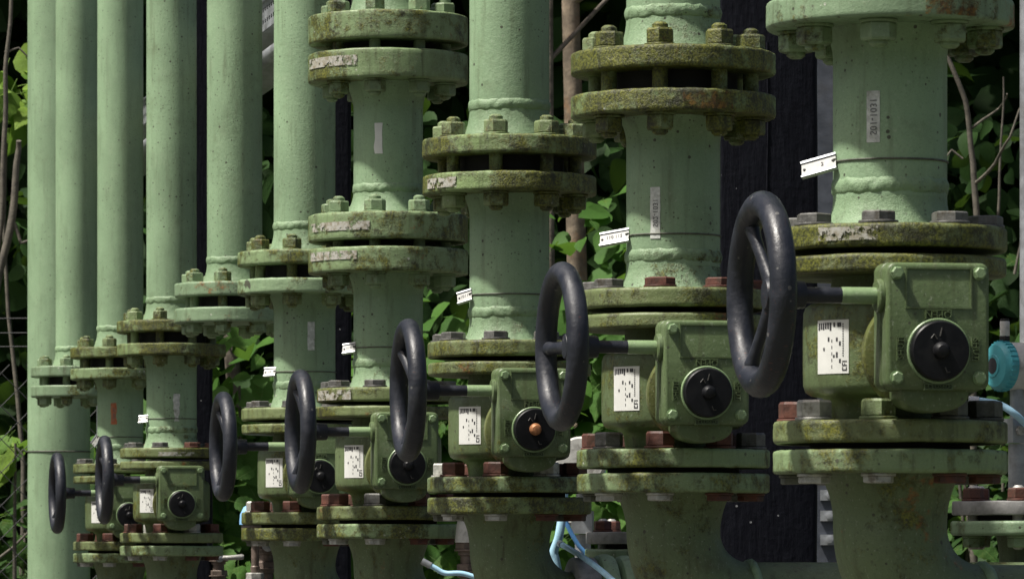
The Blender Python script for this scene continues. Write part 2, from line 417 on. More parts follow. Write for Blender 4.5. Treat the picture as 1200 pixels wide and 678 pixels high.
def studs(parent, z0, z1, mat='stud', n=8, bc=BC, r=.0098):
    for k in range(n):
        a = R(22.5+360/n*k if n == 8 else 360/n*k+20)
        ob('stud', stud_mesh(mat, z1-z0, r), parent, (-bc*math.sin(a), -bc*math.cos(a), z0))
def flange(parent, Rr, z0, z1, mat, ri=None, b=.0032, wob=.0007, name='flange'):
    p = disc_prof(Rr, z0, z1, b) if ri is None else ring_prof(ri, Rr, z0, z1, b)
    # a few more rings on the rim so that the wear can dent it
    key = ('fl', Rr, round(z1-z0, 4), ri, mat, random.randint(0, 2))
    def f():
        if mat not in ('fl1', 'fl2', 'fl3', 'vflange', 'fl0'):
            return mesh('flange', *lathe([(r, z-z0) for r, z in p], 80, wob, random.random()*9, 22), mat)
        h = z1-z0; amp = {'fl2': .0011, 'fl1': .0007, 'fl3': .0008, 'vflange': .0004, 'fl0': .0004}[mat]
        rim = [(Rr, b+(h-2*b)*k/7) for k in range(8)]
        r0 = 0 if ri is None else ri
        pp = [(r0, 0), (Rr-.03, 0), (Rr-.012, 0), (Rr-b, 0), (Rr-b*.3, b*.3)]+rim+[(Rr-b*.3, h-b*.3), (Rr-b, h), (Rr-.010, h), (Rr-.03, h), (r0, h)]
        sd_ = random.random()*9
        V, Fc = lathe(pp, 170, wob, sd_, 22)
        for v in V:
            if math.hypot(v.x, v.y) > Rr-.02:
                q = v*95+Vector((sd_*9, sd_, 3)); k = max(0, mnoise.noise(v*17+Vector((sd_, 5, 5)))+.45)
                v += mnoise.noise_vector(q)*amp*k + mnoise.noise_vector(q*2.7)*amp*.6*k
        return mesh('flange', V, Fc, mat, 50)
    me = cached(key, f)
    return ob(name, me, parent, (0, 0, z0), (0, 0, random.uniform(0, 6.28)))
def weld(parent, z, r=PR, mat='weld', th=.0075):
    def f():
        V, Fc = lathe([(r-.002, -th*1.2), (r+.0004, -th*.95), (r+.0011, -th*.6), (r+.0018, -th*.25), (r+.0020, th*.1), (r+.0015, th*.5), (r+.0004, th*.9), (r-.002, th*1.2)], 150)
        for v in V:
            q = Vector((v.x, v.y, 0)); d_ = q.normalized()
            n1 = mnoise.noise(v*110)*.0012+mnoise.noise(v*300)*.0007
            v += d_*n1; v.z += mnoise.noise(q*70+Vector((9, 9, 9)))*.0016
        return mesh('weld_bead', V, Fc, mat, 80)
    return ob('weld_bead', cached(('weld', r, mat, th), f), parent, (0, 0, z), (0, 0, random.uniform(0, 6.28)))
def pipe(parent, prof, mat, name='pipe', seg=64):
    return ob(name, mesh(name, *lathe(prof, seg), mat, 40), parent)
def densify(r0, z0, r1, z1, n):
    if abs(r0-r1) < 1e-6: return [(r0, z0+(z1-z0)*i/n) for i in range(n+1)]
    n = 12
    if r0 > r1: return [(r1+(r0-r1)*(1-i/n)**2, z0+(z1-z0)*i/n) for i in range(n+1)]
    return [(r0+(r1-r0)*(i/n)**2, z0+(z1-z0)*i/n) for i in range(n+1)]

STY = {  # per line: upper flange materials, riser pipe, spool pipe, under nut, lower valve flange nuts (8 round), mid bolt heads
 0: dict(u='fl0', l='fl0', m='vflange', pm='pipe', un='nutg', low=['nutm', 'nutwhite', 'nutred', 'nutgrey', 'nutgrey', 'nutgrey', 'stud', 'stud'], mid=['nutgrey']),
 1: dict(u='fl2', l='fl2', m='vflange', pm='pipe', un='nutm', low=['nutred', 'nutgrey', 'nutred', 'nutred', 'nutred', 'nutred', 'nutgrey', 'nutred'], mid=['nutred', 'nutgrey', 'nutgrey', 'nutred', 'nutred', 'nutgrey', 'nutred', 'nutred']),
 2: dict(u='fl2', l='fl2', m='vflange', pm='pipe', un='nutm', low=['nutred', 'nutred', 'nutwhite', 'nutred', 'nutred'], mid=['nutgrey']),
 3: dict(u='fl1', l='fl1', m='vflange', pm='pipe', un='nutg', low=['nutgrey', 'nutred', 'nutred', 'nutred'], mid=['nutgrey']),
 4: dict(u='fl1', l='fl3', m='vflange', pm='pipe', un='nutm', low=['nutred', 'nutred', 'nutwhite', 'nutred'], mid=['nutgrey']),
 5: dict(u='fl0', l='fl0', pm='pipe', un='nutg'),
 6: dict(u='fl2', l='fl2', m='vflange', pm='pipe', un='nutm', low=['nutred', 'nutred', 'nutred', 'nutwhite'], mid=['nutgrey', 'nutgrey', 'nutgrey', 'nutred', 'nutred', 'nutgrey', 'nutred', 'nutred']),
 7: dict(u='fl2', l='fl1', m='vflange', pm='pipe_clean', un='nutm', low=['nutred'], mid=['nutgrey']),
 8: dict(u='fl0', l='fl0', pm='pipe_clean', un='nutg'),
}
TOPZ = 3.9
def pos(i):
    x, y = LINE[i]; d = DEP[i]
    return d, (x-CX)/F*d, (CAMZ+(HY-y)/F*d if y else None)
def camphi(i):      # local angle (from local -Y towards -X) at which the camera stands
    d, X, _ = pos(i); return TH + math.atan2(X, d)

def riser(i, Z, zt, zb, Rf, label, nutm):
    """upper pipe ending in a flange; zt, zb are the flange's faces above Z"""
    d, X, _ = pos(i); s = STY[i]
    t = thing('pipe_riser', label, 'pipe', (X, d, Z+zb), TH, 'green riser pipes in a row')
    h = zt-zb
    flange(t, Rf, 0, h, s['u'])
    nz = h+.045
    pipe(t, [(PR+.0095, h-.001)] + densify(PR+.0085, h+.004, PR, nz, 5), 'neck', 'neck')
    weld(t, nz+.003)
    ob('pipe', mesh('pipe', *lathe(densify(PR, nz-.002, PR, TOPZ-Z-zb, 30), 64, .0003, i, 9), s['pm'], 40), t)
    bolts(t, h, nutm, .0185, True)
    return t

def valve(i):
    d, X, Z = pos(i); s = STY[i]
    wheel = ['standing out over the black post', 'between the third and second pipes', 'overlapping the fourth pipe', 'overlapping the fifth pipe', 'clear over green leaves', '', 'left of it', 'against the widest pipe'][i]
    t = thing('gear_valve', f'{WORD[i]} green valve, its black handwheel {wheel}', 'valve', (X, d, Z), TH, 'geared valves in the pipe row')
    Rl = .117
    flange(t, Rl, -.0225, 0, s['m'] if i not in (1, 2) else 'fl1', .05)
    flange(t, Rl-.001, .144, .162, s['m'], .05)
    me = cached('vbody', lambda: mesh('body', *lathe([(.050, -.001), (.058, .001), (.0595, .012), (.061, .018), (.068, .0235), (.079, .0255), (.0845, .029), (.0868, .036)]
        + [(.0872, .05), (.0872, .09)] + [(.0868, .108), (.0845, .114), (.079, .1175), (.068, .1195), (.061, .124), (.0595, .133), (.058, .1445), (.05, .146)], 72, .0004, 1, 20), 'vbody', 50))
    ob('body', me, t)
    # nameplate sticker on the body, with its print
    cp = camphi(i); r = .0874; am = cp + R(41); hw = .0205/r
    np_ = ob('nameplate', mesh('nameplate', *cyl_patch(r, am-hw, am+hw, .046, .099, .0004), 'white', 40), t)
    pr = []
    def bar(u0, u1, z0, z1):   # u 0..1 from the left edge of the plate, z 0..1 from its foot
        a0, a1 = am+hw-2*hw*u0, am+hw-2*hw*u1
        pr.append(cyl_patch(r+.0002, a1, a0, .046+.053*z0, .046+.053*z1, .0005, 2, 1))
    rd = random.Random(3)
    for u in (.04, .12, .2, .28, .36, .44): bar(u, u+.055, rd.uniform(.80, .86), .95)
    for u in (.56, .68, .74): bar(u, u+.05, .87, .95)
    for u, a, b in ((.38, .6, .68), (.64, .6, .67), (.73, .52, .6), (.22, .43, .49), (.64, .3, .4), (.55, .3, .35), (.73, .2, .27)): bar(u, u+.05, a, b)
    for k in range(14): bar(.83, .86, .32+.045*k, .345+.045*k)
    for k in range(5): bar(.50, .52, .1+.12*k, .16+.12*k)
    for u0, u1, a, b in ((.82, .95, .05, .075), (.82, .845, .05, .12), (.925, .95, .05, .12), (.82, .95, .14, .16), (.82, .84, .14, .2), (.88, .9, .14, .19), (.82, .95, .215, .235)): bar(u0, u1, a, b)
    ob('print', mesh('print', *join(*pr), 'print', 40), np_)
    # mounting disc that carries the gearbox
    ax = Matrix.Rotation(R(90), 4, 'X')     # lathe z -> local -y
    me = cached('mount', lambda: mesh('mounting_disc', *xf(lathe(disc_prof(.057, .086, .100, .0025), 56, .0004, 2), Matrix.Translation((0, 0, .072)) @ ax), 'olive'))
    ob('mounting_disc', me, t, (.003, 0, -.0075))
    me = cached('mount2', lambda: mesh('mounting_spacer', *xf(lathe(disc_prof(.046, .099, .117, .001), 48), Matrix.Translation((0, 0, .072)) @ ax), 'olive'))
    ob('mounting_spacer', me, t, (.003, 0, -.0075))
    # gearbox
    FY = -.158
    zc = .096
    gb = ob('gearbox', cached('gb', lambda: mesh('gearbox', *join(plate(rrect(.105, .125, .010), -.116, -.138, .0015, 0, zc), plate(rrect(.103, .123, .009), -.1375, FY, .0032, .0004, zc)), 'valve', 45)), t, (.004, 0, -.0075))
    low = [(-.034, .05)] + [(-.034+.0, .030)] + [(.034*math.sin(R(a)), .030-.017*math.cos(R(a))*1.0) for a in range(-80, 81, 10)] + [(.034, .030), (.034, .05)]
    ob('gear_housing', cached('gh', lambda: mesh('gear_housing', *plate(low, -.105, -.149, .003), 'valve', 45)), gb)
    ob('shaft_boss', cached('sb', lambda: mesh('shaft_boss', *xf(lathe([(.0085, 0), (.0165, 0), (.0165, .004), (.015, .0052), (.0085, .0056)], 28), Matrix.Translation((-.0515, -.137, .126)) @ Matrix.Rotation(R(-90), 4, 'Y')), 'valve')), gb)
    for sx, sz in ((-1, 1), (1, 1), (-1, -1), (1, -1)):
        def f():
            return mesh('cover_bolt', *xf(join(lathe([(0, -.001), (.0068, -.001), (.0068, .0008), (0, .0008)], 20), lathe([(0, 0), (.006, 0), (.006, .0045), (.0048, .0054), (0, .0054)], 6)), ax), 'sleeve', 25)
        ob('cover_bolt', cached('cb', f), gb, (.0415*sx, FY-.0005, zc+(.0515 if sz > 0 else -.050)), (0, random.uniform(0, 3), 0))
    def rim(x0, x1, z0, z1, wd=.0018, hgt=.0014):
        b = [box(x0, x1, FY-hgt, FY+.001, z1-wd, z1), box(x0, x1, FY-hgt, FY+.001, z0, z0+wd), box(x0, x0+wd, FY-hgt*.97, FY+.001, z0+wd, z1-wd), box(x1-wd, x1, FY-hgt*.97, FY+.001, z0+wd, z1-wd)]
        return join(*b)
    ob('blank_panel', cached('panel', lambda: mesh('blank_panel', *rim(-.033, .034, .113, .153), 'valve', 30)), gb)
    dz = .072
    def word(sx, sz, s, size, rot, wd, ht):
        key = ('word', s, rot, sx)
        def f():
            tm = Matrix.Translation((sx, FY-.0006, dz+sz)) @ Matrix.Rotation(R(90), 4, 'X') @ Matrix.Rotation(R(rot), 4, 'Z')
            vf = xf(text(s, size, .0034), tm)
            w2, h2 = (wd, ht) if rot % 180 == 0 else (ht, wd)
            return mesh('lettering', *join(vf, rim(sx-w2/2, sx+w2/2, dz+sz-h2/2, dz+sz+h2/2, .0012, .0015)), 'valve', 30)
        ob('lettering', cached(key, f), gb)
        w2, h2 = (wd, ht) if rot % 180 == 0 else (ht, wd)
        ob('letter_plate', cached(key+('b',), lambda: mesh('letter_plate', *box(sx-w2/2+.001, sx+w2/2-.001, FY-.0003, FY+.001, dz+sz-h2/2+.001, dz+sz+h2/2-.001), 'vdark', 30)), gb)
    word(0, .0355, 'OPEN', .0105, 180, .027, .0095)
    word(-.0375, .002, 'SHUT', .0085, 90, .023, .0085)
    word(.0375, .002, 'SHUT', .0085, -90, .023, .0085)
    word(0, -.0345, 'CLOSED', .0060, 0, .029, .0065)
    # dial
    dl = ob('dial', cached('dial', lambda: mesh('dial', *xf(lathe([(0, 0), (.0295, 0), (.0295, .005), (.0288, .009), (.0275, .0102), (.015, .0106), (0, .0106)], 56), Matrix.Translation((0, FY-.0002, dz)) @ ax), 'dial')), gb)
    ob('dial_ring', cached('dring', lambda: mesh('dial_ring', *xf(lathe([(.0296, 0), (.0318, 0), (.0318, .002), (.0308, .003), (.0296, .003)], 56), Matrix.Translation((0, FY-.0002, dz)) @ ax), 'sleeve')), gb)
    km = 'copper' if i == 2 else 'dial'
    ob('dial_knob', cached(('knob', km), lambda: mesh('dial_knob', *xf(lathe([(.0085, .010), (.0085, .0125), (.0075, .0165), (.005, .019), (0, .0198)], 28), Matrix.Translation((0, FY, dz)) @ ax), km)), gb)
    def marks():
        a = tube([(-.001, FY-.0112, dz+.014), (.001, FY-.0112, dz+.022)], .0007, 5)
        b = tube([(.004, FY-.0112, dz-.016), (.006, FY-.0112, dz-.021), (.009, FY-.0112, dz-.0205)], .0007, 5)
        c = tube([(-.010, FY-.0112, dz+.012), (-.007, FY-.0112, dz+.016), (-.004, FY-.0112, dz+.011)], .0006, 5)
        return [mesh('dial_mark', *v, 'mark') for v in (a, b, c)]
    for mk in cached('marks', marks): ob('dial_mark', mk, gb)
    # worm shaft
    sy, sz = -.137, .126
    rx = Matrix.Translation((0, sy, sz)) @ Matrix.Rotation(R(-90), 4, 'Y')   # lathe z -> local -x
    ob('shaft_sleeve', cached('slv', lambda: mesh('shaft_sleeve', *xf(lathe([(0, .05), (.0082, .05), (.0082, .09), (.0078, .0915), (0, .0915)], 28), rx), 'sleeve')), t, (.004, 0, -.0075))
    ob('shaft', cached('shf', lambda: mesh('shaft', *xf(lathe([(0, .09), (.0077, .09), (.0077, .135), (0, .135)], 28), rx), 'black')), t, (.004, 0, -.0075))
    # handwheel
    wl = random.uniform(-.003, .003)
    hw_ = ob('handwheel', cached('rim', lambda: mesh('handwheel', *torus(.0868, .0132), 'black', None)), t, (-.1675-wl, sy, sz-.0075), (R([60, 0, 45, 60, 55, 0, 40, 70][i]), 0, R([0, 1, -1, 0, 1, 0, -.5, .5][i])))
    ob('hub', cached('hub', lambda: mesh('hub', *xf(lathe([(0, -.043), (.0125, -.043), (.0135, -.041), (.0138, -.028), (.016, -.020), (.0165, -.008), (.014, -.003), (0, -.002)], 32), Matrix.Rotation(R(-90), 4, 'Y')), 'black')), hw_)
    for k in range(3):
        def f(k=k):
            a = R(120*k)
            P = []
            for q in range(9):
                u = q/8; rr = .008+.074*u; xx = .013*(1-u)**1.2
                P.append((xx, rr*math.cos(a), rr*math.sin(a)))
            return mesh('spoke', *tube(P, [.0105, .0095, .0085, .0078, .0074, .0074, .0078, .009, .0115], 12, True, .8), 'black', None)
        ob('spoke', cached(('spoke', k), f), hw_)
    # red scratches and bolt hole on the rim
    bolts(t, 0, s['low'], .0175, True)
    return t

def spool(i):
    d, X, Z = pos(i); s = STY[i]; thick = i == 3
    tagw = {0: 'with white paper strip', 1: 'with white lettered strip', 2: 'under a mossy flange pair', 3: 'under two stacked flange pairs', 4: 'below a peeling paint flange', 6: 'with ragged white strip', 7: 'with orange strip'}[i]
    t = thing('pipe_spool', f'{WORD[i]} short green spool above a valve, {tagw}', 'pipe', (X, d, Z+.169), TH, 'short spools above the valves')
    o = -.169; dn = .009 if i == 0 else 0
    Ru = .131 if thick else .124
    flange(t, .117, 0, .023, s['m'])
    pipe(t, [(PR+.010, .022)] + densify(PR+.0075, .026, PR, .054, 5), 'neck', 'neck')
    weld(t, .234+o)
    zn = (.372 if not thick else .345)+o-dn
    zu0 = (.401 if not thick else .379)+o-dn; zu1 = (.428 if not thick else .419)+o-dn
    ob('pipe', mesh('pipe', *lathe(densify(PR, .052, PR, zn, 12), 64, .0003, i, 9), s['pm'], 40), t)
    pipe(t, densify(PR, zn-.002, PR+.009, zu0+.001, 6), 'pipe', 'neck')
    flange(t, Ru, zu0, zu1, s['l'])
    # gasket in the open gap, studs right through
    zg1 = (.452 if not thick else .431)+o-dn
    gp = mesh('gasket', *lathe(disc_prof(.078, zu1-.002, zg1+.002, .001), 40), 'gasket'); ob('gasket', gp, t)
    bolts(t, zu0, s['un'], .018, False)
    ut = (.480 if not thick else .475)+o-dn
    studs(t, zu0-.027, ut+.029, s['un'])
    bolts(t, .023, s['mid'], .0095, True, name='bolt_head', rc=.0185)
    cp = camphi(i)
    def strip(nm, off, z0, z1, wd, mat, wav=0., txt=None):
        a = cp - math.asin(off/PR); hw = wd/2/PR
        st = ob(nm, mesh(nm, *cyl_patch(PR+.0002, a-hw, a+hw, z0+o, z1+o, .0005, 6, 14, wav, i), mat, 40), t)
        if txt:
            V, Fc = text(txt, wd*.72, .0003)
            L = max(v.x for v in V)-min(v.x for v in V); k = min(1, (z1-z0)*.85/L)
            V2 = [Vector((-math.sin(a-(-v.y*k)/PR*-1)*(PR+.0010+v.z), -math.cos(a-(-v.y*k)/PR*-1)*(PR+.0010+v.z), (z0+z1)/2+o+v.x*k)) for v in V]
            ob('lettering', mesh('lettering', V2, Fc, 'pen'), st)
    if i == 0: strip('paper_strip', -.0165, .275, .326, .0135, 'paper', 0, 'S01-1031')
    if i == 1: strip('paper_strip', -.0215, .253, .315, .0125, 'paper', .02, 'S02-1031')
    if i == 4: strip('paper_strip', .012, .298, .350, .0125, 'paper', .03, None)
    if i == 6: strip('paper_strip', .012, .253, .315, .0125, 'paper', .10, None)
    if i == 7: strip('paper_strip', -.016, .290, .343, .0135, 'paper_or', .05, 'S08-10')
    # worn label patches on flange rims
    def rimlabel(z0, z1, r, off0, off1, mat='worn', name='worn_label'):
        a0, a1 = cp-math.asin(off1/r), cp-math.asin(off0/r)
        ob(name, mesh(name, *cyl_patch(r+.0009, a0, a1, z0+o, z1+o, .0006, 20, 4, .008, i+.5), mat, 40), t)
    if i == 0: rimlabel(.175, .188, .117, -.070, -.012); rimlabel(.3945, .417, .124, .035, .088, 'rustp', 'rust_patch')
    if i == 1: rimlabel(.4035, .4255, .124, .012, .070, 'rustp', 'rust_patch')
    if i == 2: rimlabel(.407, .421, .124, -.115, -.075)
    if i == 3: rimlabel(.172, .188, .117, -.113, -.06); rimlabel(.398, .412, .131, -.125, -.05)
    if i == 6: rimlabel(.173, .182, .117, -.03, .05)
    return t

def tag(i, tilt, length=.037):
    d, X, Z = pos(i); cp = camphi(i)
    lab = ['nearest white tag, wired to the rightmost pipe', 'white lettered tag wired to the second pipe from the right, against leaves', 'white tag wired to the third pipe from the right', 'white tag wired to the fourth pipe from the right, above the wheel', 'small white tag wired to the fifth pipe from the right', '', 'small white tag wired to the seventh pipe from the right', 'steeply tilted white tag wired to the eighth pipe, behind a handwheel'][i]
    t = thing('pipe_tag', lab, 'tag', (X, d, Z+.259), TH-cp, 'white tags wired to the spools')
    # here local -Y looks at the camera
    wr = xf(torus(PR+.0006, .0011, 64, 6), Matrix.Rotation(R(90), 4, 'Y'))
    ob('wire_strap', cached('wire', lambda: mesh('wire_strap', *wr, 'stud', None)), t)
    tm = Matrix.Translation((-PR+.003, -.024, .001)) @ Matrix.Rotation(R(-tilt), 4, 'Y') @ Matrix.Rotation(R(-18), 4, 'Z') @ Matrix.Rotation(R(-34), 4, 'X') @ Matrix.Translation((-length/2, 0, 0))
    pl = ob('plate', mesh('plate', *xf(box(-length/2, length/2, 0, .0018, -.0078, .0068), tm), 'tagwhite'), t)
    ob('holder_rail', mesh('holder_rail', *xf(join(box(-length/2-.0004, length/2+.0004, -.0016, .0036, .0068, .0092), box(-length/2-.0004, length/2+.0004, -.0012, .0036, -.0095, -.0078)), tm), 'zinc'), t)
    ob('rivet', mesh('rivet', *xf(join(xf(lathe([(0, 0), (.0016, 0), (.0010, .001), (0, .0012)], 10), Matrix.Translation((length/2-.003, -.0003, .001)) @ Matrix.Rotation(R(90), 4, 'X')), xf(lathe([(0, 0), (.0016, 0), (.0010, .001), (0, .0012)], 10), Matrix.Translation((-length/2+.003, -.0003, -.001)) @ Matrix.Rotation(R(90), 4, 'X'))), tm), 'print'), t)
    V, Fc = text(['2', '110 115', '1011', '110', '11', '', '1', '1'][i], .0065, .0003)
    ob('lettering', mesh('lettering', *xf((V, Fc), tm @ Matrix.Translation((.004 if i == 0 else 0, -.0004, 0)) @ Matrix.Rotation(R(90), 4, 'X')), 'print'), pl)
    ob('wire_tail', mesh('wire_tail', *tube([(-PR+.002, -.024, .001), (-PR-.001, -.012, .0005), (-PR-.0008, 0, 0)], .0022, 8), 'stud'), t)

def elbow(i):
    d, X, Z = pos(i); s = STY[i]
    t = thing('pipe_elbow', f'{WORD[i]} green pipe elbow bolted under the valve', 'pipe', (X, d, 0), TH, 'pipe elbows under the valves')
    Rl = .117
    fm = 'fl2' if i in (2, 4) else ('fl1' if i != 0 else 'vflange')
    flange(t, Rl, Z-.0525, Z-.029, fm if i else 'fl1')
    ob('gasket', cached('gk2', lambda: mesh('gasket', *lathe(disc_prof(.080, -.031, -.0215, .0005), 40), 'gasket')), t, (0, 0, Z))
    bolts(t, Z-.0525, ['nutwhite', 'nutwhite', 'stud', 'nutgrey', 'stud', 'nutgrey', 'nutred', 'nutred'], .0070, False, rc=.0160)
    pipe(t, [(PR+.013, Z-.052)] + densify(PR+.010, Z-.058, PR, Z-.10, 5), 'elbow', 'neck')
    zc = Z-(.200 if i == 0 else .193)            # centre line of the horizontal run
    Rb = .094
    path = [(0, 0, Z-.098), (0, 0, zc+Rb+.02 if zc+Rb+.02 < Z-.1 else Z-.0985)]
    z1 = min(Z-.099, zc+Rb)
    path = [(0, 0, Z-.0975)] + [(0, 0, z1)] * 0
    n = 16
    for k in range(n+1):
        a = R(90*k/n); path.append((Rb*(1-math.cos(a)), 0, zc+Rb-Rb*math.sin(a) if zc+Rb-Rb*math.sin(a) < Z-.0976 else Z-.0976-.0001*k))
    L = .72
    path += [(Rb+(L-2*Rb)*q/6, 0, zc) for q in range(1, 7)]
    for k in range(1, n+1):
        a = R(90*k/n); path.append((L-Rb+Rb*math.sin(a), 0, zc-Rb+Rb*math.cos(a)))
    path.append((L, 0, -.05))
    ob('pipe', mesh('pipe', *tube(path, PR, 48), 'elbow', 60), t)
    o = ob('weld_bead', mesh('weld_bead', *xf(lathe([(PR-.002, -.006), (PR+.0015, -.005), (PR+.004, 0), (PR+.0015, .005), (PR-.002, .006)], 90, .0024, i, 70), Matrix.Translation((Rb+.002, 0, zc)) @ Matrix.Rotation(R(90), 4, 'Y')), 'weld', 80), t)

GAPS = {}
for i in (0, 1, 2, 3, 4, 6, 7):
    d, X, Z = pos(i)
    valve(i); spool(i); elbow(i)
    nm = STY[i]['un'] if i != 3 else 'nutg'
    if i != 3:
        riser(i, Z-(.009 if i == 0 else 0), .480, .4535, .124, f'{WORD[i]} tall green riser pipe with bolted flange at its foot', nm)
TILT = {0: 14, 1: 9, 2: 16, 3: 8, 4: 3, 6: 6, 7: 55}
for i, tl in TILT.items(): tag(i, tl, .037 if i in (0, 1) else (.022 if i != 7 else .026))

# the fourth line carries a second, stacked flange pair
i = 3; d, X, Z = pos(i)
t = thing('pipe_spool', 'short green spool between the two thick flange pairs, fourth pipe from the right', 'pipe', (X, d, Z+.431), TH)
STY3 = STY[3]
flange(t, .131, 0, .044, 'fl1', wob=.001)
pipe(t, [(PR+.011, .043)] + densify(PR+.013, .047, PR, .085, 5), 'neck', 'neck')
weld(t, .088)
zz = (593-99)*d/F-.431
ob('pipe', mesh('pipe', *lathe(densify(PR, .083, PR, zz-.04, 10), 64, .0003, 5, 9), 'pipe', 40), t)
pipe(t, densify(PR, zz-.042, PR+.014, zz+.001, 6), 'pipe', 'neck')
flange(t, .131, zz, zz+.047, 'fl1')
ob('gasket', mesh('gasket', *lathe(disc_prof(.078, zz+.045, zz+.0635, .001), 40), 'gasket'), t)
bolts(t, .044, 'nutg', .0185, True)
bolts(t, zz, 'nutg', .018, False)
studs(t, zz-.027, zz+.139, 'nutg')
cp = camphi(3); a = cp-math.asin(-.016/PR); hw = .0065/PR
ob('paper_strip', mesh('paper_strip', *cyl_patch(PR+.0003, a-hw, a+hw, zz-.118, zz-.068, .0006, 6, 10, .05, 2.), 'white', 40), t)
for z0, z1, o0, o1 in ((.014, .028, -.125, -.03), (zz+.020, zz+.036, -.127, -.05)):
    ob('worn_label', mesh('worn_label', *cyl_patch(.1318, cp-math.asin(o1/.131), cp-math.asin(o0/.131), z0, z1, .0006, 20, 4, .008, z0), 'worn', 40), t)
riser(3, Z+.431, zz+.109, zz+.063, .131, 'fourth riser pipe from the right, above two stacked flange pairs at the top edge', 'nutg')

# two lines end in blind flanges
for i, ytop in ((5, 333), (8, 430)):
    d, X, _ = pos(i); s = STY[i]; zt = CAMZ+(HY-ytop)/F*d
    riser(i, zt-.48, .480, .4515, .124, f'{WORD[i]} tall green riser pipe ending in a closed flange', s['un'])
    t = thing('blind_flange', f'green closing flange bolted under the {WORD[i]} riser', 'flange', (X, d, zt-.082), TH, 'blind flanges')
    flange(t, .124, 0, .030, s['l'])
    ob('gasket', mesh('gasket', *lathe(disc_prof(.078, .028, .0545, .001), 40), 'gasket'), t)
    bolts(t, 0, s['un'], .018, False); studs(t, -.026, .111, s['un'])

# wide pipe at the far end of the row
d = 13.65; X = (69-CX)/F*d
t = thing('pipe_riser', 'widest pale green pipe at the far left end, running unbroken from top to bottom', 'pipe', (X, d, 0), TH)
rw = 36.5/F*d
ob('pipe', mesh('pipe', *lathe(densify(rw, -.05, rw, TOPZ+.2, 40), 64, .0003, 3, 9), 'pipe_clean', 40), t)
zt = CAMZ+(HY-529)/F*d
t2 = thing('wire_tie', 'thin wire tied round the wide pipe on the far left', 'wire', (X, d, zt), 0)
ob('wire_strap', mesh('wire_strap', *xf(torus(rw+.001, .0022, 48, 6), Matrix.Rotation(R(90), 4, 'Y')), 'stud', None), t2)
kn = [(-rw-.002, -.02, 0), (-rw-.012, -.024, .006), (-rw-.02, -.022, -.004), (-rw-.012, -.028, -.01), (-rw-.03, -.026, .012)]
ob('wire_knot', mesh('wire_knot', *tube(kn, .003, 6), 'stud'), t2)

# ------------------------------------------------------------------ black support posts
def post(cx_px, wpx, d, lab):
    wd = wpx/F*d; X = (cx_px-CX)/F*d
    t = thing('support_post', lab, 'post', (X, d, 0), R(3), 'black posts behind the pipes')
    pts = rrect(wd, wd, .008, 4)
    V, Fc = [], []
    zs = np.linspace(-.05, TOPZ, 60)
    for z in zs:
        for p in pts:
            v = Vector((p[0], p[1], z)); V.append(v + mnoise.noise_vector(v*14)*.0012)
    n = len(pts)
    for j in range(len(zs)-1):
        for k in range(n):
            k2 = (k+1) % n; Fc.append((j*n+k, j*n+k2, (j+1)*n+k2, (j+1)*n+k))
    Fc.append(tuple((len(zs)-1)*n+k for k in range(n)))
    ob('shaft', mesh('shaft', V, Fc, 'post', 40), t)
    P = []
    for q in range(26):
        z = 1.90+q*.010; P.append((.0+.0015*mnoise.noise(Vector((0, 1, z*9))), -wd/2-.0002+.0006*mnoise.noise(Vector((0, 5, z*90))), z))
    ob('seam', mesh('seam', *tube(P, [.0013+.0014*mnoise.noise(Vector((3, 3, z*.9))) for z in range(26)], 6), 'post'), t)
post(893, 118, 6.12, 'wide black post between the two nearest pipes')
post(372, 78, 9.02, 'black post half hidden between the fourth and fifth pipes')
post(219, 60, 11.05, 'black post half hidden between the sixth and seventh pipes')

# ------------------------------------------------------------------ galvanised steel behind the row
t = thing('strut_post', 'grey galvanised strut post standing beside the wide black post', 'post', px(972, HY, 7.2)*1, R(-4))
t.location.z = 0
ch = [(-.0205, .0205), (-.0205, -.0205), (.0205, -.0205), (.0205, .0205), (.011, .0205), (.011, .0180), (.018, .018), (.018, -.018), (-.018, -.018), (-.018, .018), (-.011, .018), (-.011, .0205)]
def extr(pts, z0, z1):
    n = len(pts); V = [Vector((*p, z0)) for p in pts]+[Vector((*p, z1)) for p in pts]
    return V, [(k, (k+1) % n, n+(k+1) % n, n+k) for k in range(n)]
ob('channel', mesh('channel', *extr(ch, 0, TOPZ), 'zincd', 30), t)
ob('rusty_edge', mesh('rusty_edge', *box(-.0235, -.0207, -.020, .02, .3, TOPZ-.1), 'brass'), t)
for yy in (604, 580, 632):
    zc = CAMZ+(HY-yy)/F*7.2
    ob('clamp', mesh('clamp', *join(box(-.014, .016, -.0275, -.0207, zc-.008, zc+.008), xf(lathe([(0, 0), (.006, 0), (.006, .006), (0, .007)], 6), Matrix.Translation((0, -.027, zc)) @ Matrix.Rotation(R(90), 4, 'X'))), 'zinc', 25), t)
t = thing('tube_post', 'slim galvanised tube post at the right edge of the photo', 'post', (px(1204, HY, 7.6).x, 7.6, 0))
ob('tube', mesh('tube', *lathe([(0, 0)]+densify(.0125, 0, .0125, TOPZ, 6)+[(0, TOPZ)], 24), 'zinc'), t)
ob('base_plate', mesh('base_plate', *lathe(disc_prof(.05, 0, .008, .002), 24), 'zinc'), t)

# perforated cable tray running parallel to the row, high up behind it
dirv = Vector((-.194, .998, 0)).normalized()
A = px(315, 32, 10.3)
t = thing('cable_tray', 'perforated grey cable tray slanting between the tall pipes at the top', 'cable tray', (A.x, A.y, A.z), math.atan2(dirv.y, dirv.x)-math.pi/2)
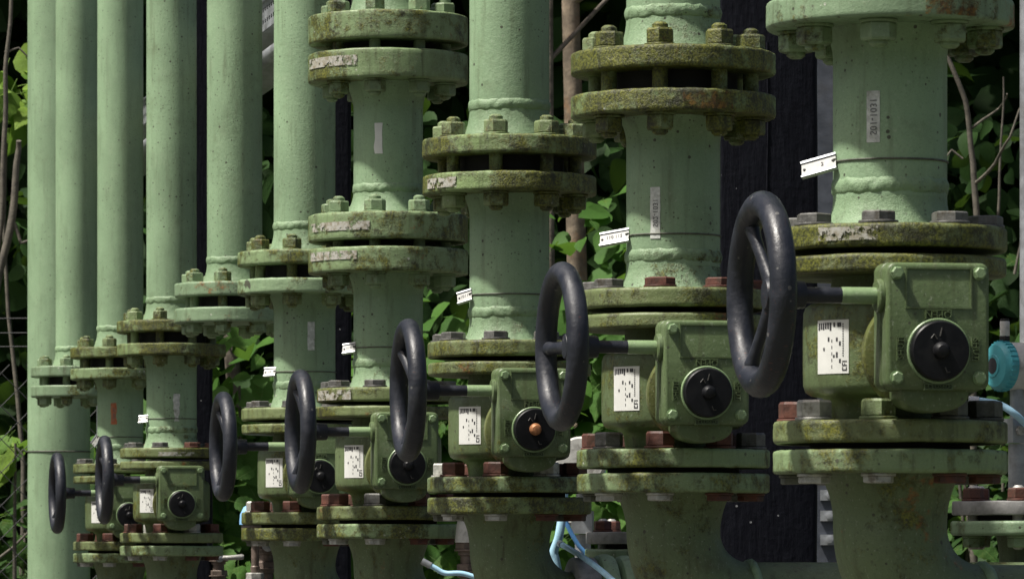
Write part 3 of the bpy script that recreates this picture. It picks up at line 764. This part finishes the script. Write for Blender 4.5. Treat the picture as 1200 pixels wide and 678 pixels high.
# local +y runs along the row away from the camera; the perforated side faces local -x
L0, L1, hh = -3.0, 4.5, .062
V, Fc = [], []
def q4(a, b, c, d_):
    n = len(V); V.extend([Vector(a), Vector(b), Vector(c), Vector(d_)]); Fc.append((n, n+1, n+2, n+3))
pitch, sl, sh = .032, .016, .009
y = L0
rows = (.016, .042)
while y < L1:
    y2 = y+pitch; ya = y+(pitch-sl)/2; yb = ya+sl
    for x in (0.0, .0015):
        q4((x, y, 0), (x, ya, 0), (x, ya, hh), (x, y, hh)); q4((x, yb, 0), (x, y2, 0), (x, y2, hh), (x, yb, hh))
        zz0 = 0
        for r0 in rows:
            q4((x, ya, zz0), (x, yb, zz0), (x, yb, r0), (x, ya, r0)); zz0 = r0+sh
        q4((x, ya, zz0), (x, yb, zz0), (x, yb, hh), (x, ya, hh))
    y = y2
ob('side_rail', mesh('side_rail', V, Fc, 'zinc', None), t)
ob('tray_floor', mesh('tray_floor', *box(.002, .20, L0, L1, .0, .002), 'zinc'), t)
ob('side_rail', mesh('side_rail', *box(.2005, .202, L0, L1, 0, hh), 'zinc'), t)
ob('lip', mesh('lip', *box(-.008, .0, L0, L1, hh, hh+.002), 'zinc'), t)
B = px(315, 66, 10.3)
t = thing('conduit', 'grey steel conduit slanting below the cable tray', 'conduit', B, math.atan2(dirv.y, dirv.x)-math.pi/2)
ob('conduit_tube', mesh('tube', *tube([(0, -3, 0), (0, 0, 0), (0, 4.5, 0)], .0165, 20), 'zinc'), t)
for dd in (14.8,):
    s_ = (dd-10.3)/dirv.y; p = A + dirv*s_
    t = thing('tray_bracket', 'far grey post carrying the cable tray behind the pipes', 'post', (p.x+.12, p.y, 0))
    ob('upright', mesh('upright', *box(-.02, .02, -.02, .02, 0, A.z+.07), 'zinc'), t)
    ob('arm', mesh('arm', *box(-.20, -.0205, -.018, .018, A.z-.092, A.z-.052), 'zinc'), t)

# ------------------------------------------------------------------ second row: small flanged branches and instruments
def branch(pxx, ytop, d, Rf, lab, yflip=0):
    p = px(pxx, ytop, d)
    t = thing('branch_flange', lab, 'flange', (p.x, p.y, p.z), R(8), 'grey capped branch flanges')
    flange(t, Rf, -.0175, 0, 'greyflange', b=.002)
    ob('gasket', mesh('gasket', *lathe(disc_prof(Rf*.72, -.026, -.0165, .001), 32), 'gasket'), t)
    flange(t, Rf*1.02, -.0425, -.0245, 'fl0')
    bolts(t, 0, 'nutred', .0135, True, n=6, bc=Rf*.76, rc=.0135)
    bolts(t, -.0425, 'nutg', .012, False, n=6, bc=Rf*.76, rc=.0135)
    studs(t, -.06, .0195, 'nutwhite', n=6, bc=Rf*.76, r=.0075)
    ob('pipe', mesh('pipe', *lathe(densify(.036, -.040, .031, -.075, 3)+[(.031, -.2)], 32), 'elbow'), t)
branch(1200, 587, 5.86, .090, 'grey capped branch flange with red nuts at the right edge')
branch(757, 623, 6.88, .088, 'grey capped branch flange with red nuts behind the second pipe')

# pale couplings on the third pipe's run
p = px(706, 690, 6.72)
t = thing('pipe_coupling', 'pale green pipe coupling low down behind the second pipe', 'coupling', (p.x, p.y, 0), TH)
zc = CAMZ-.062*.0 + pos(2)[2]-CAMZ-.192
for k, (x0, x1, rr) in enumerate(((-.012, .016, .083), (.0185, .046, .081))):
    ob('shell', mesh('shell', *xf(lathe([(PR+.0005, x0), (rr-.010, x0), (rr-.002, x0+.004), (rr, x0+.010), (rr, x1-.010), (rr-.003, x1-.003), (rr-.012, x1), (PR+.0005, x1)], 56, .0004, k), Matrix.Translation((0, 0, zc)) @ Matrix.Rotation(R(90), 4, 'Y')), 'pipe', 40), t)
ob('collar', mesh('collar', *xf(lathe(ring_prof(PR+.0005, .078, -.046, -.0125, .003), 48), Matrix.Translation((0, 0, zc)) @ Matrix.Rotation(R(90), 4, 'Y')), 'greyflange'), t)

def hose(name, pts, r, mat, lab, ribs=False):
    P = [Vector(p) for p in pts]
    # smooth the control points
    Q = []
    for i in range(len(P)-1):
        p0, p1, p2, p3 = P[max(i-1, 0)], P[i], P[i+1], P[min(i+2, len(P)-1)]
        for k in range(8):
            u = k/8
            Q.append(.5*((2*p1)+(p2-p0)*u+(2*p0-5*p1+4*p2-p3)*u*u+(3*p1-p0-3*p2+p3)*u**3))
    Q.append(P[-1])
    rad = [r*(1.12 if ribs and k % 2 else 1) for k in range(len(Q))]
    t = thing(name, lab, 'hose', Q[0])
    ob('hose_tube', mesh('hose_tube', *tube([q-Q[0] for q in Q], rad, 14), mat, 60), t)
    e = (Q[0]-Q[1]).normalized()
    ob('hose_end', mesh('hose_end', *tube([-e*.012, e*.004], r*1.25, 12), 'zinc', 30), t)
hose('air_hose', [px(662, 560, 6.88), px(659, 600, 6.87), px(655, 628, 6.86), px(649, 646, 6.86), px(651, 656, 6.86), px(658, 690, 6.86)], .0066, 'hose', 'thick light blue hose bending down behind the third valve')
hose('air_hose', [px(657, 637, 6.84), px(668, 643, 6.78), px(690, 657, 6.64), px(713, 675, 6.58), px(740, 700, 6.56)], .0042, 'hose', 'slim light blue hose running down to the right past the coupling')
hose('air_hose', [px(660, 585, 6.9), px(664, 612, 6.9), px(677, 637, 6.9), px(688, 651, 6.9), px(700, 680, 6.9)], .0032, 'hose2', 'thin darker blue ribbed hose beside the light blue one', True)
hose('air_hose', [px(1138, 469, 7.3), px(1152, 470, 7.3), px(1172, 474, 7.3), px(1192, 487, 7.3), px(1215, 510, 7.35)], .0056, 'hose', 'light blue hose curling below the teal instrument at right')
hose('air_hose', [px(497, 658, 7.4), px(510, 665, 7.4), px(522, 671, 7.4), px(545, 672, 7.4), px(580, 685, 7.4)], .0042, 'hose', 'light blue hose low down between the third and fourth pipes')

def transmitter(p, s, yaw, capm, bodym, lab, glands=True):
    """round instrument housing lying on its side, coloured screw cap towards local -x, on a stand pipe"""
    t = thing('pressure_transmitter', lab, 'instrument', (p.x, p.y, 0), yaw, 'pressure transmitters behind the row')
    z = p.z
    m = Matrix.Translation((0, 0, z)) @ Matrix.Rotation(R(-90), 4, 'Y') @ Matrix.Scale(s, 4)
    cap = ob('cap', mesh('cap', *xf(lathe([(0, .048), (.018, .048), (.019, .046), (.034, .044), (.039, .038), (.0405, .030), (.0405, .022), (.038, .020), (0, .020)], 44), m), capm, 30), t)
    ribs = [xf(box(-.0008, .0008, .0400, .0418, .023, .036), m @ Matrix.Rotation(R(k*12), 4, 'Z')) for k in range(30)]
    ob('grip_rib', mesh('grip_rib', *join(*ribs), capm), cap)
    ob('cap_window', mesh('cap_window', *xf(lathe([(0, .0485), (.013, .0485), (.0135, .047)], 28), m), 'print'), cap)
    ob('housing', mesh('housing', *xf(lathe([(0, .0202), (.0375, .0202), (.0390, .014), (.0390, -.012), (.036, -.02), (0, -.02)], 44), m), bodym, 30), t)
    ob('rear_housing', mesh('rear_housing', *xf(lathe([(0, -.0202), (.0425, -.0202), (.0435, -.024), (.0435, -.052), (.040, -.058), (0, -.058)], 44), m), bodym, 30), t)
    ob('badge', mesh('badge', *xf(box(-.0442, -.0432, -.008, .008, -.034, -.026), m @ Matrix.Rotation(0, 4, 'Z')), 'teal'), t)
    if glands:
        for gx in (.0, -.036*s*-1.2):
            b = Matrix.Translation((-.024*s+gx*1.35, -.0, z+.036*s)) @ Matrix.Scale(s, 4)
            gl = ob('gland', mesh('gland', *xf(lathe([(0, .012), (.0075, .012), (.0080, .013), (.0080, .036), (.0075, .037), (0, .037)], 24), b), bodym, 30), t)
            ob('gland_cap', mesh('gland_cap', *xf(lathe(disc_prof(.0074, .036, .041, .001), 24), b), 'gasket', 30), gl); ob('gland_nut', mesh('gland_nut', *xf(lathe(disc_prof(.0092, .0, .013, .001), 6), b), 'gasket', 30), gl)
    ob('neck', mesh('neck', *lathe([(0, z-.085*s), (.012*s, z-.085*s), (.012*s, z-.034*s), (0, z-.034*s)], 24), 'zinc'), t)
    ob('manifold', mesh('manifold', *box(-.02*s, .03*s, -.018*s, .018*s, z-.125*s, z-.0855*s), 'zinc'), t)
    for k in (-1, 1):
        ob('manifold_bolt', mesh('manifold_bolt', *xf(lathe([(0, 0), (.008*s, 0), (.008*s, .007*s), (0, .008*s)], 6), Matrix.Translation((.005*s+.012*s*k, -.018*s, z-.105*s)) @ Matrix.Rotation(R(90), 4, 'X')), 'nutwhite', 25), t)
    ob('stand_pipe', mesh('stand_pipe', *lathe([(0, -.02), (.014, -.02), (.014, z-.126*s), (0, z-.126*s)], 20), 'zinc'), t)
transmitter(px(1192, 429, 7.35), .96, R(27), 'teal', 'housing', 'white instrument with teal screw cap beyond the nearest gearbox')
transmitter(px(683, 541, 8.2), 1.0, R(-95), 'blue', 'housing', 'white instrument with blue cap peeping out beside the third gearbox', False)

def small_instrument(p, lab, capm, fit):
    t = thing('valve_fitting', lab, 'fitting', (p.x, p.y, 0), R(10))
    z = p.z
    ob('cap', mesh('cap', *lathe([(0, z+.030), (.012, z+.029), (.022, z+.023), (.0285, z+.010), (.030, z-.004), (.030, z-.010), (0, z-.010)], 36), capm, 40), t)
    ob('collar', mesh('collar', *lathe(disc_prof(.0265, z-.022, z-.0102, .002), 30), fit), t)
    ob('stem', mesh('stem', *lathe([(0, -.02), (.009, -.02), (.009, z-.09), (.0075, z-.088), (.0075, z-.0222), (0, z-.0222)], 18), fit), t)
    ob('nut', mesh('nut', *lathe([(0, z-.118), (.017, z-.118), (.0175, z-.116), (.0175, z-.103), (.016, z-.101), (0, z-.101)], 6), 'nutwhite', 25), t)
small_instrument(px(299, 608, 8.9), 'small fitting with light blue dome cap left of the fifth valve', 'blue', 'brass')
def gauge_cock(p, lab, capm='housing', hand=True, cap=False):
    """upright stack of small fittings with a lever handle"""
    t = thing('gauge_cock', lab, 'fitting', (p.x, p.y, 0), R(10), 'small fittings behind the row')
    z = p.z
    prof = [(0, -.02), (.013, -.02), (.013, z-.09), (.019, z-.089), (.020, z-.07), (.014, z-.068), (.014, z-.055), (.018, z-.054), (.0185, z-.035), (.0135, z-.033), (.0135, z-.02), (.017, z-.019), (.017, z), (0, z)]
    ob('body', mesh('body', *lathe(prof, 20), 'brass', 30), t)
    for zz_ in (z-.08, z-.045, z-.010):
        ob('nut', nut_mesh('brass', .012, .0215), t, (0, 0, zz_), (0, 0, random.random()*3))
    if cap:
        ob('cap', mesh('cap', *lathe([(0, z+.058), (.010, z+.056), (.017, z+.045), (.0205, z+.02), (.022, z+.004), (.022, z+.0012), (0, z+.0012)], 32), capm, 40), t)
    if hand:
        ob('lever', mesh('lever', *tube([(0, -.022, z-.004), (.02, -.026, z-.004), (.052, -.028, z-.002), (.056, -.028, z-.002)], [.005, .0055, .0065, .005], 12), 'nutwhite'), t)
        ob('lever_boss', mesh('lever_boss', *xf(lathe([(0, 0), (.010, 0), (.010, .012), (.007, .014), (0, .014)], 16), Matrix.Translation((0, -.014, z-.004)) @ Matrix.Rotation(R(90), 4, 'X')), 'zinc'), t)
gauge_cock(px(312, 637, 8.95), 'stacked fittings with white lever under the fifth valve')
gauge_cock(px(256, 651, 11.0), 'stacked fittings with white lever low beside the seventh valve')
gauge_cock(px(549, 636, 7.6), 'brown stacked fittings with a white cap beside the third pipe', 'housing', False, True)

# ------------------------------------------------------------------ ground
gm = mesh('ground', [(-400, -100, -.004), (400, -100, -.004), (400, 700, -.004), (-400, 700, -.004)], [(0, 1, 2, 3)], 'soil')
ob('ground', gm, kind='structure')
ob('gravel_bed', mesh('gravel_bed', *box(-3.6, 3.2, 3.6, 14.3, -.2, .05), 'concrete'), kind='structure')

hv, hf = [], []
for j in range(30):
    for k in range(61):
        x = -90+3*k; y = 21.8+1.5*j
        hv.append((x, y, -.5+9.5*(1-math.exp(-j*.16))+.8*mnoise.noise(Vector((x*.15, y*.15, 0)))))
for j in range(29):
    for k in range(60): hf.append((j*61+k, j*61+k+1, (j+1)*61+k+1, (j+1)*61+k))
ob('sky_block_hill', mesh('sky_block_hill', hv, hf, 'sky_block'), kind='structure')  # added rise behind the wood, blocks sky showing between the leaves

# ------------------------------------------------------------------ plants
def leaf_base(n=5, wd=.42, fold=.16, curl=.18):
    V = []; Fc = []
    ts = [0, .10, .28, .5, .72, .88, 1.0]; ws = [.0, .62, .95, 1.0, .74, .40, 0]
    for tt, w_ in zip(ts, ws):
        z = -curl*tt*tt
        V.append((0, tt, z))
        if 0 < tt < 1:
            V.append((-w_*wd, tt-.04, z+fold*w_*.6)); V.append((w_*wd, tt-.04, z+fold*w_*.6))
    # 0 base, then triples, last tip
    m = len(ts)-2
    idx = lambda k: 1+3*k
    Fc += [(0, idx(0), idx(0)+1), (0, idx(0)+2, idx(0))]
    for k in range(m-1):
        a, b = idx(k), idx(k+1)
        Fc += [(a, b, b+1), (a, b+1, a+1), (a, a+2, b+2), (a, b+2, b)]
    tip = len(V)-1; a = idx(m-1)
    Fc += [(a, tip, a+1), (a, a+2, tip)]
    return np.array(V), np.array(Fc)
LV, LF = leaf_base()
# a toothed, veined leaf for those seen one by one
def leaf_detail(seed):
    r = random.Random(seed); V = [(0, 0, 0)]; Fc = []
    n = 11; cur = r.uniform(.08, .3); fo = r.uniform(.05, .2); wd = r.uniform(.36, .46)
    for k in range(1, n):
        t_ = k/n; w_ = (math.sin(math.pi*min(1, t_**.75))**.8)*wd*(1-.12*(k % 2))
        z = -cur*t_*t_ + .012*math.sin(k*2.1)
        V += [(0, t_, z), (-w_*.5, t_-.02, z+fo*w_*.5+.010*(k % 2)), (-w_, t_-.05, z+fo*w_*.7), (w_*.5, t_-.02, z+fo*w_*.5+.010*(k % 2)), (w_, t_-.05, z+fo*w_*.7)]
    V.append((0, 1.06, -cur*1.1)); tip = len(V)-1
    ix = lambda k: 1+5*(k-1)
    a = ix(1); Fc += [(0, a, a+1), (0, a+1, a+2), (0, a+3, a), (0, a+4, a+3)]
    for k in range(1, n-1):
        a, b = ix(k), ix(k+1)
        Fc += [(a, b, b+1, a+1), (a+1, b+1, b+2, a+2), (a, a+3, b+3, b), (a+3, a+4, b+4, b+3)]
    a = ix(n-1); Fc += [(a, tip, a+1), (a+1, tip, a+2), (a, a+3, tip), (a+3, a+4, tip)]
    st = tube([(0, -.35, .03), (0, -.15, .02), (0, .01, 0)], .012, 4, False)
    return join(([Vector(v) for v in V], Fc), st)
def frames(nrm, tipd):
    n = nrm/np.linalg.norm(nrm, axis=1, keepdims=True)
    t_ = tipd - (tipd*n).sum(1, keepdims=True)*n; t_ /= np.linalg.norm(t_, axis=1, keepdims=True)
    s_ = np.cross(t_, n); return s_, t_, n
def leaf_mass(name, P, nrm, tipd, size, mat, parent=None):
    s_, t_, n = frames(nrm, tipd); N = len(P)
    vv = P[:, None, :] + size[:, None, None]*(LV[None, :, 0:1]*s_[:, None, :] + LV[None, :, 1:2]*t_[:, None, :] + LV[None, :, 2:3]*n[:, None, :])
    ff = (LF[None] + (np.arange(N)*len(LV))[:, None, None]).reshape(-1, 3)
    me = bpy.data.meshes.new(name); vv = vv.reshape(-1, 3)
    me.vertices.add(len(vv)); me.vertices.foreach_set('co', vv.astype(np.float32).ravel())
    me.loops.add(ff.size); me.loops.foreach_set('vertex_index', ff.astype(np.int32).ravel())
    me.polygons.add(len(ff)); me.polygons.foreach_set('loop_start', (np.arange(len(ff))*3).astype(np.int32))
    me.update(calc_edges=True); me.materials.append(M[mat])
    return ob(name, me, parent)
LEAFM = {}
def leaf_mesh(mat, k):
    return cached(('leafd', mat, k), lambda: mesh('leaf', *leaf_detail(k), mat, None))
def blob(N, c, rad, clumps=14, shell=.35, cr=.42):
    """points gathered in clumps through an ellipsoid"""
    c = np.array(c); rad = np.array(rad)
    cc = rng.normal(size=(clumps, 3)); cc /= np.linalg.norm(cc, axis=1, keepdims=True)
    cc *= (shell+(1-shell)*rng.random((clumps, 1)))
    k = rng.integers(0, clumps, N)
    off = rng.normal(size=(N, 3))*cr*.5
    q = cc[k]*.8+off
    return c+q*rad, q
def orient(q, N, up=.7, out=.6, front=.5, jit=.55):
    nrm = q*out + np.array([-.15, -front, up]) + rng.normal(size=(N, 3))*jit
    tipd = q*.6 + np.array([0, -.3, -.55]) + rng.normal(size=(N, 3))*.6
    return nrm, tipd
def stems(parent, base, tops, r, mat, name='stem'):
    for tp in tops:
        b = Vector(base); tp = Vector(tp); P = []
        sd_ = random.random()*50
        for k in range(13):
            u = k/12; p = b.lerp(tp, u); p += mnoise.noise_vector(Vector((u*2.5, sd_, 0)))*.10*math.sin(math.pi*min(1, u*1.1)); P.append(p-Vector(parent.location))
        ob(name, mesh(name, *tube(P, [r*(1-.7*k/12) for k in range(13)], 9), mat, 60), parent)
def shrub(c, rad, N, size, lab, mat='leaf', singles=70, front=.5, nst=4):
    t = thing('leafy_shrub', lab, 'shrub', (c[0], c[1], 0), 0, 'leafy shrubs behind the pipes')
    P, q = blob(N, c, rad, 22)
    P[:, 2] = np.maximum(P[:, 2], .06)
    nrm, tipd = orient(q, N, front=front)
    sz = size*rng.uniform(.45, 1.2, N)
    # the leaves nearest the camera become single leaves
    order = np.argsort(P[:, 1]+rng.normal(size=N)*.08)
    inview = (np.abs(P[:, 0]) < P[:, 1]*600/F*1.03) & (P[:, 2] < CAMZ+HY/F*P[:, 1]*1.03) & (P[:, 2] > CAMZ-42/F*P[:, 1])
    sel = [k for k in order if inview[k]][:singles]
    s_, t_, n_ = frames(nrm, tipd)
    for k in sel:
        o = ob('leaf', leaf_mesh(mat+'1', int(k) % 5), t)
        mtx = Matrix(((s_[k][0], t_[k][0], n_[k][0]), (s_[k][1], t_[k][1], n_[k][1]), (s_[k][2], t_[k][2], n_[k][2]))).to_4x4()
        o.matrix_local = Matrix.Translation(Vector(P[k])-t.location) @ mtx @ Matrix.Scale(sz[k], 4)
    rest = np.ones(N, bool); rest[sel] = False
    f = leaf_mass('foliage', P[rest]-np.array(t.location), nrm[rest], tipd[rest], sz[rest], mat, t); f['kind'] = 'stuff'
    stems(t, (c[0], c[1], -.02), [(c[0]+rad[0]*random.uniform(-.6, .6), c[1]+rad[1]*random.uniform(-.5, .5), c[2]+rad[2]*random.uniform(.3, .9)) for _ in range(nst)], .014, 'twig')
    return t
def tree(xb, yb, xt, h, r, mat, lab, shade_crown, N, bends=.12):
    t = thing('tree', lab, 'tree', (xb, yb, 0), 0, 'trees behind the pipes')
    P = []
    sd_ = random.random()*40
    for k in range(25):
        u = k/24; P.append(Vector((( xt-xb)*u, 0, h*u-.03*(k == 0))) + mnoise.noise_vector(Vector((u*3, sd_, 1)))*bends*math.sin(math.pi*min(1, u*1.2)))
    tr = ob('trunk', mesh('trunk', *tube(P, [r*(1.15-.8*k/24)*(1+.06*mnoise.noise(Vector((k*.9, sd_, 0)))) for k in range(25)], 14), mat, 60), t)
    for q in range(7):
        a = P[12+q]; an = random.uniform(0, 6.28); L = random.uniform(.8, 1.6)
        b = a+Vector((math.cos(an)*L, math.sin(an)*L, L*random.uniform(.5, 1.0)))
        pp = [a.lerp(b, u/6)+mnoise.noise_vector(Vector((u*.5, q*3.3, sd_)))*.08*(u > 0) for u in range(7)]
        ob('limb', mesh('limb', *tube(pp, [r*.42*(1-.75*u/6) for u in range(7)], 8), mat, 60), tr)
    cc, rad = shade_crown
    Pn, q = blob(N, (cc[0], cc[1], cc[2]), rad, 34, .2, .5)
    nrm, tipd = orient(q, N, up=.9, front=.1)
    cr = leaf_mass('shade_crown', Pn-np.array(t.location), nrm, tipd, .12*rng.uniform(.7, 1.25, N), 'leafd', t); cr['kind'] = 'stuff'  # unseen crown, spread above the view to shade the shrubs and wood
def X_(p, d): return (p-CX)/F*d
tree(X_(700, 15.6), 15.6, X_(640, 15.6), 6.6, .040, 'bark2', 'slender orange-brown tree trunk between the third and second pipes', ((.4, 16.9, 5.9), (2.3, 2.0, 1.9)), 2200, .04)
tree(X_(651, 15.5), 15.5, X_(637, 15.5), 6.2, .020, 'bark', 'thin grey tree trunk just left of the orange-brown one', ((-1.2, 17.3, 5.6), (2.0, 2.0, 1.7)), 1800, .025)
tree(X_(1150, 15.3), 15.3, X_(1066, 15.3)-.5, 6.4, .034, 'bark', 'leaning grey tree trunk right of the nearest pipe', ((2.3, 16.7, 5.7), (2.6, 2.1, 1.9)), 4400)
tree(X_(322, 16.2), 16.2, X_(296, 16.2)-.3, 6.4, .030, 'bark', 'leaning pinkish grey trunk seen between the sixth and fifth pipes', ((-2.6, 17.2, 5.8), (2.3, 2.0, 1.8)), 2400)
tree(X_(-30, 16.0), 16.0, X_(20, 16.0), 6.6, .030, 'bark', 'grey tree trunk at the left edge of the photo', ((-4.2, 17.2, 5.7), (2.3, 2.0, 1.9)), 3400)

shrub((X_(285, 14.6), 14.75, 1.45), (.50, .40, .72), 900, .115, 'bright broad-leaved shrub between the sixth and fifth pipes', 'leaf', 110)
shrub((X_(700, 14.8), 14.9, 1.75), (.52, .40, .95), 1100, .105, 'broad-leaved shrub between the third and second pipes', 'leaf', 110)
shrub((X_(520, 15.0), 15.1, 1.55), (.42, .40, .80), 800, .10, 'broad-leaved shrub between the fourth and third pipes', 'leaf', 70)
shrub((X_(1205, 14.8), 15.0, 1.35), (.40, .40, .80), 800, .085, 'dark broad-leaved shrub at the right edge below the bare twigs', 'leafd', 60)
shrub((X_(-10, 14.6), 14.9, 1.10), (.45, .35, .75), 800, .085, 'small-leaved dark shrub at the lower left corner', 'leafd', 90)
shrub((X_(8, 15.0), 15.1, 2.95), (.20, .22, .16), 40, .13, 'leafy twig sticking out at the upper left edge', 'leafy', 14, nst=1)
shrub((X_(12, 14.4), 14.35, 1.79), (.09, .08, .07), 9, .12, 'pale sprig hanging beside the wide pipe on the left', 'leafy', 9, nst=1)

def twiggy(bx, by, tips, lab):
    t = thing('bare_sapling', lab, 'sapling', (bx, by, 0))
    for n_, (pp, r) in enumerate(tips):
        P = [Vector(p)-Vector((bx, by, 0)) for p in pp]; Q = []
        for a, b in zip(P, P[1:]):
            for k in range(5):
                Q.append(a.lerp(b, k/5)+mnoise.noise_vector((a.lerp(b, k/5))*4)*.018)
        Q.append(P[-1])
        ob('stem' if r > .006 else 'twig', mesh('stem', *tube(Q, [r*(1-.55*k/len(Q)) for k in range(len(Q))], 7), 'twig', 60), t)
D = 14.7
twiggy(X_(1142, D), D, [
    ([(X_(1142, D), D, 0), px(1142, 400, D), px(1142, 262, D), px(1140, 190, D), px(1128, 120, D), px(1112, 70, D), px(1100, -20, D)], .013),
    ([px(1141, 215, D), px(1165, 190, D-.1), px(1185, 160, D-.2), px(1200, 120, D-.2)], .006),
    ([px(1136, 150, D), px(1150, 140, D), px(1170, 128, D+.1), px(1180, 110, D)], .005),
    ([px(1128, 185, D), px(1115, 175, D), px(1105, 190, D)], .004),
    ([px(1190, 320, D), px(1195, 280, D), px(1200, 240, D)], .005),
    ([px(1142, 330, D), px(1165, 262, D), px(1172, 180, D), px(1176, 90, D)], .006)], 'bare grey sapling with thin twigs right of the nearest pipe')
twiggy(X_(-20, D), D, [
    ([(X_(-40, D), D, 0), px(-20, 500, D), px(0, 320, D), px(12, 240, D), px(18, 190, D), px(22, 165, D)], .018),
    ([px(12, 262, D), px(22, 285, D), px(36, 280, D)], .007),
    ([px(-6, 300, D), px(3, 180, D), px(6, 80, D), px(12, 0, D), px(16, -60, D)], .010),
    ([px(5, 60, D), px(20, 55, D), px(40, 75, D)], .004),
    ([px(0, 565, D), px(14, 540, D), px(30, 520, D)], .006),
    ([px(-10, 660, D), px(15, 640, D), px(36, 618, D)], .006)], 'bare branches at the left edge of the photo')

# dense dark wood behind
def mass(name, lab, N, x0, x1, y0, y1, z0, z1, size, mat):
    P = np.stack([rng.uniform(x0, x1, N), rng.uniform(y0, y1, N), rng.uniform(z0, z1, N)], 1)
    q = rng.normal(size=(N, 3))*.5
    nrm, tipd = orient(q, N, up=.5, front=.7, jit=.6)
    o = leaf_mass(name, P, nrm, tipd, size*rng.uniform(.6, 1.3, N), mat); o['label'] = lab; o['category'] = 'foliage'; o['kind'] = 'stuff'
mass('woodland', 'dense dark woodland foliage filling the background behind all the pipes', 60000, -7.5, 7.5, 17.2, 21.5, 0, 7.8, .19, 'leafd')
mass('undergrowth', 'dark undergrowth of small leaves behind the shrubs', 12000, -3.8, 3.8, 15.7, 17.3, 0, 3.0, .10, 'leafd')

# wire fence at the left, between the wide pipe and the wood
FD = 14.2
t = thing('wire_fence', 'thin chain-link wire fence at the left edge behind the wide pipe', 'fence', (X_(-60, FD), FD, 0))
FX0 = X_(-260, FD); FX1 = X_(130, FD)
lx = t.location.x
for xp in (FX0, FX1):
    ob('fence_post', mesh('fence_post', *tube([(xp-lx, 0, -.02), (xp-lx, 0, 2.25)], .02, 14), 'zinc'), t)
for yy in (372, 389, 405):
    z = CAMZ+(HY-yy)/F*FD
    ob('strand', mesh('strand', *tube([(FX0-lx, -.004, z+.01), ((FX0+FX1)/2-lx, -.004, z-.004), (FX1-lx, -.004, z)], .0018, 6), 'wire'), t)
ws = []
stepx = .10; hz = 2.05
n = int((FX1-FX0+hz)/stepx)
for k in range(n):
    for sg in (1, -1):
        a = FX0-hz+k*stepx if sg > 0 else FX0+k*stepx
        x0, x1 = a, a+hz*sg
        p0, p1 = Vector((x0, .004*sg, 0)), Vector((x0+hz, .004*sg, hz)) if sg > 0 else Vector((x0-hz, .004*sg, hz))
        lo, hi = 0., 1.
        dx = p1.x-p0.x
        for lim, s_ in ((FX0, 1), (FX1, -1)):
            u = (lim-p0.x)/dx
            if (dx > 0) == (s_ > 0): lo = max(lo, u)
            else: hi = min(hi, u)
        if hi-lo < .02: continue
        ws.append(tube([p0.lerp(p1, lo)-Vector((lx, 0, 0)), p0.lerp(p1, hi)-Vector((lx, 0, 0))], .0014, 4))
o = ob('wire_mesh', mesh('wire_mesh', *join(*ws), 'wire'), t); o['kind'] = 'stuff'
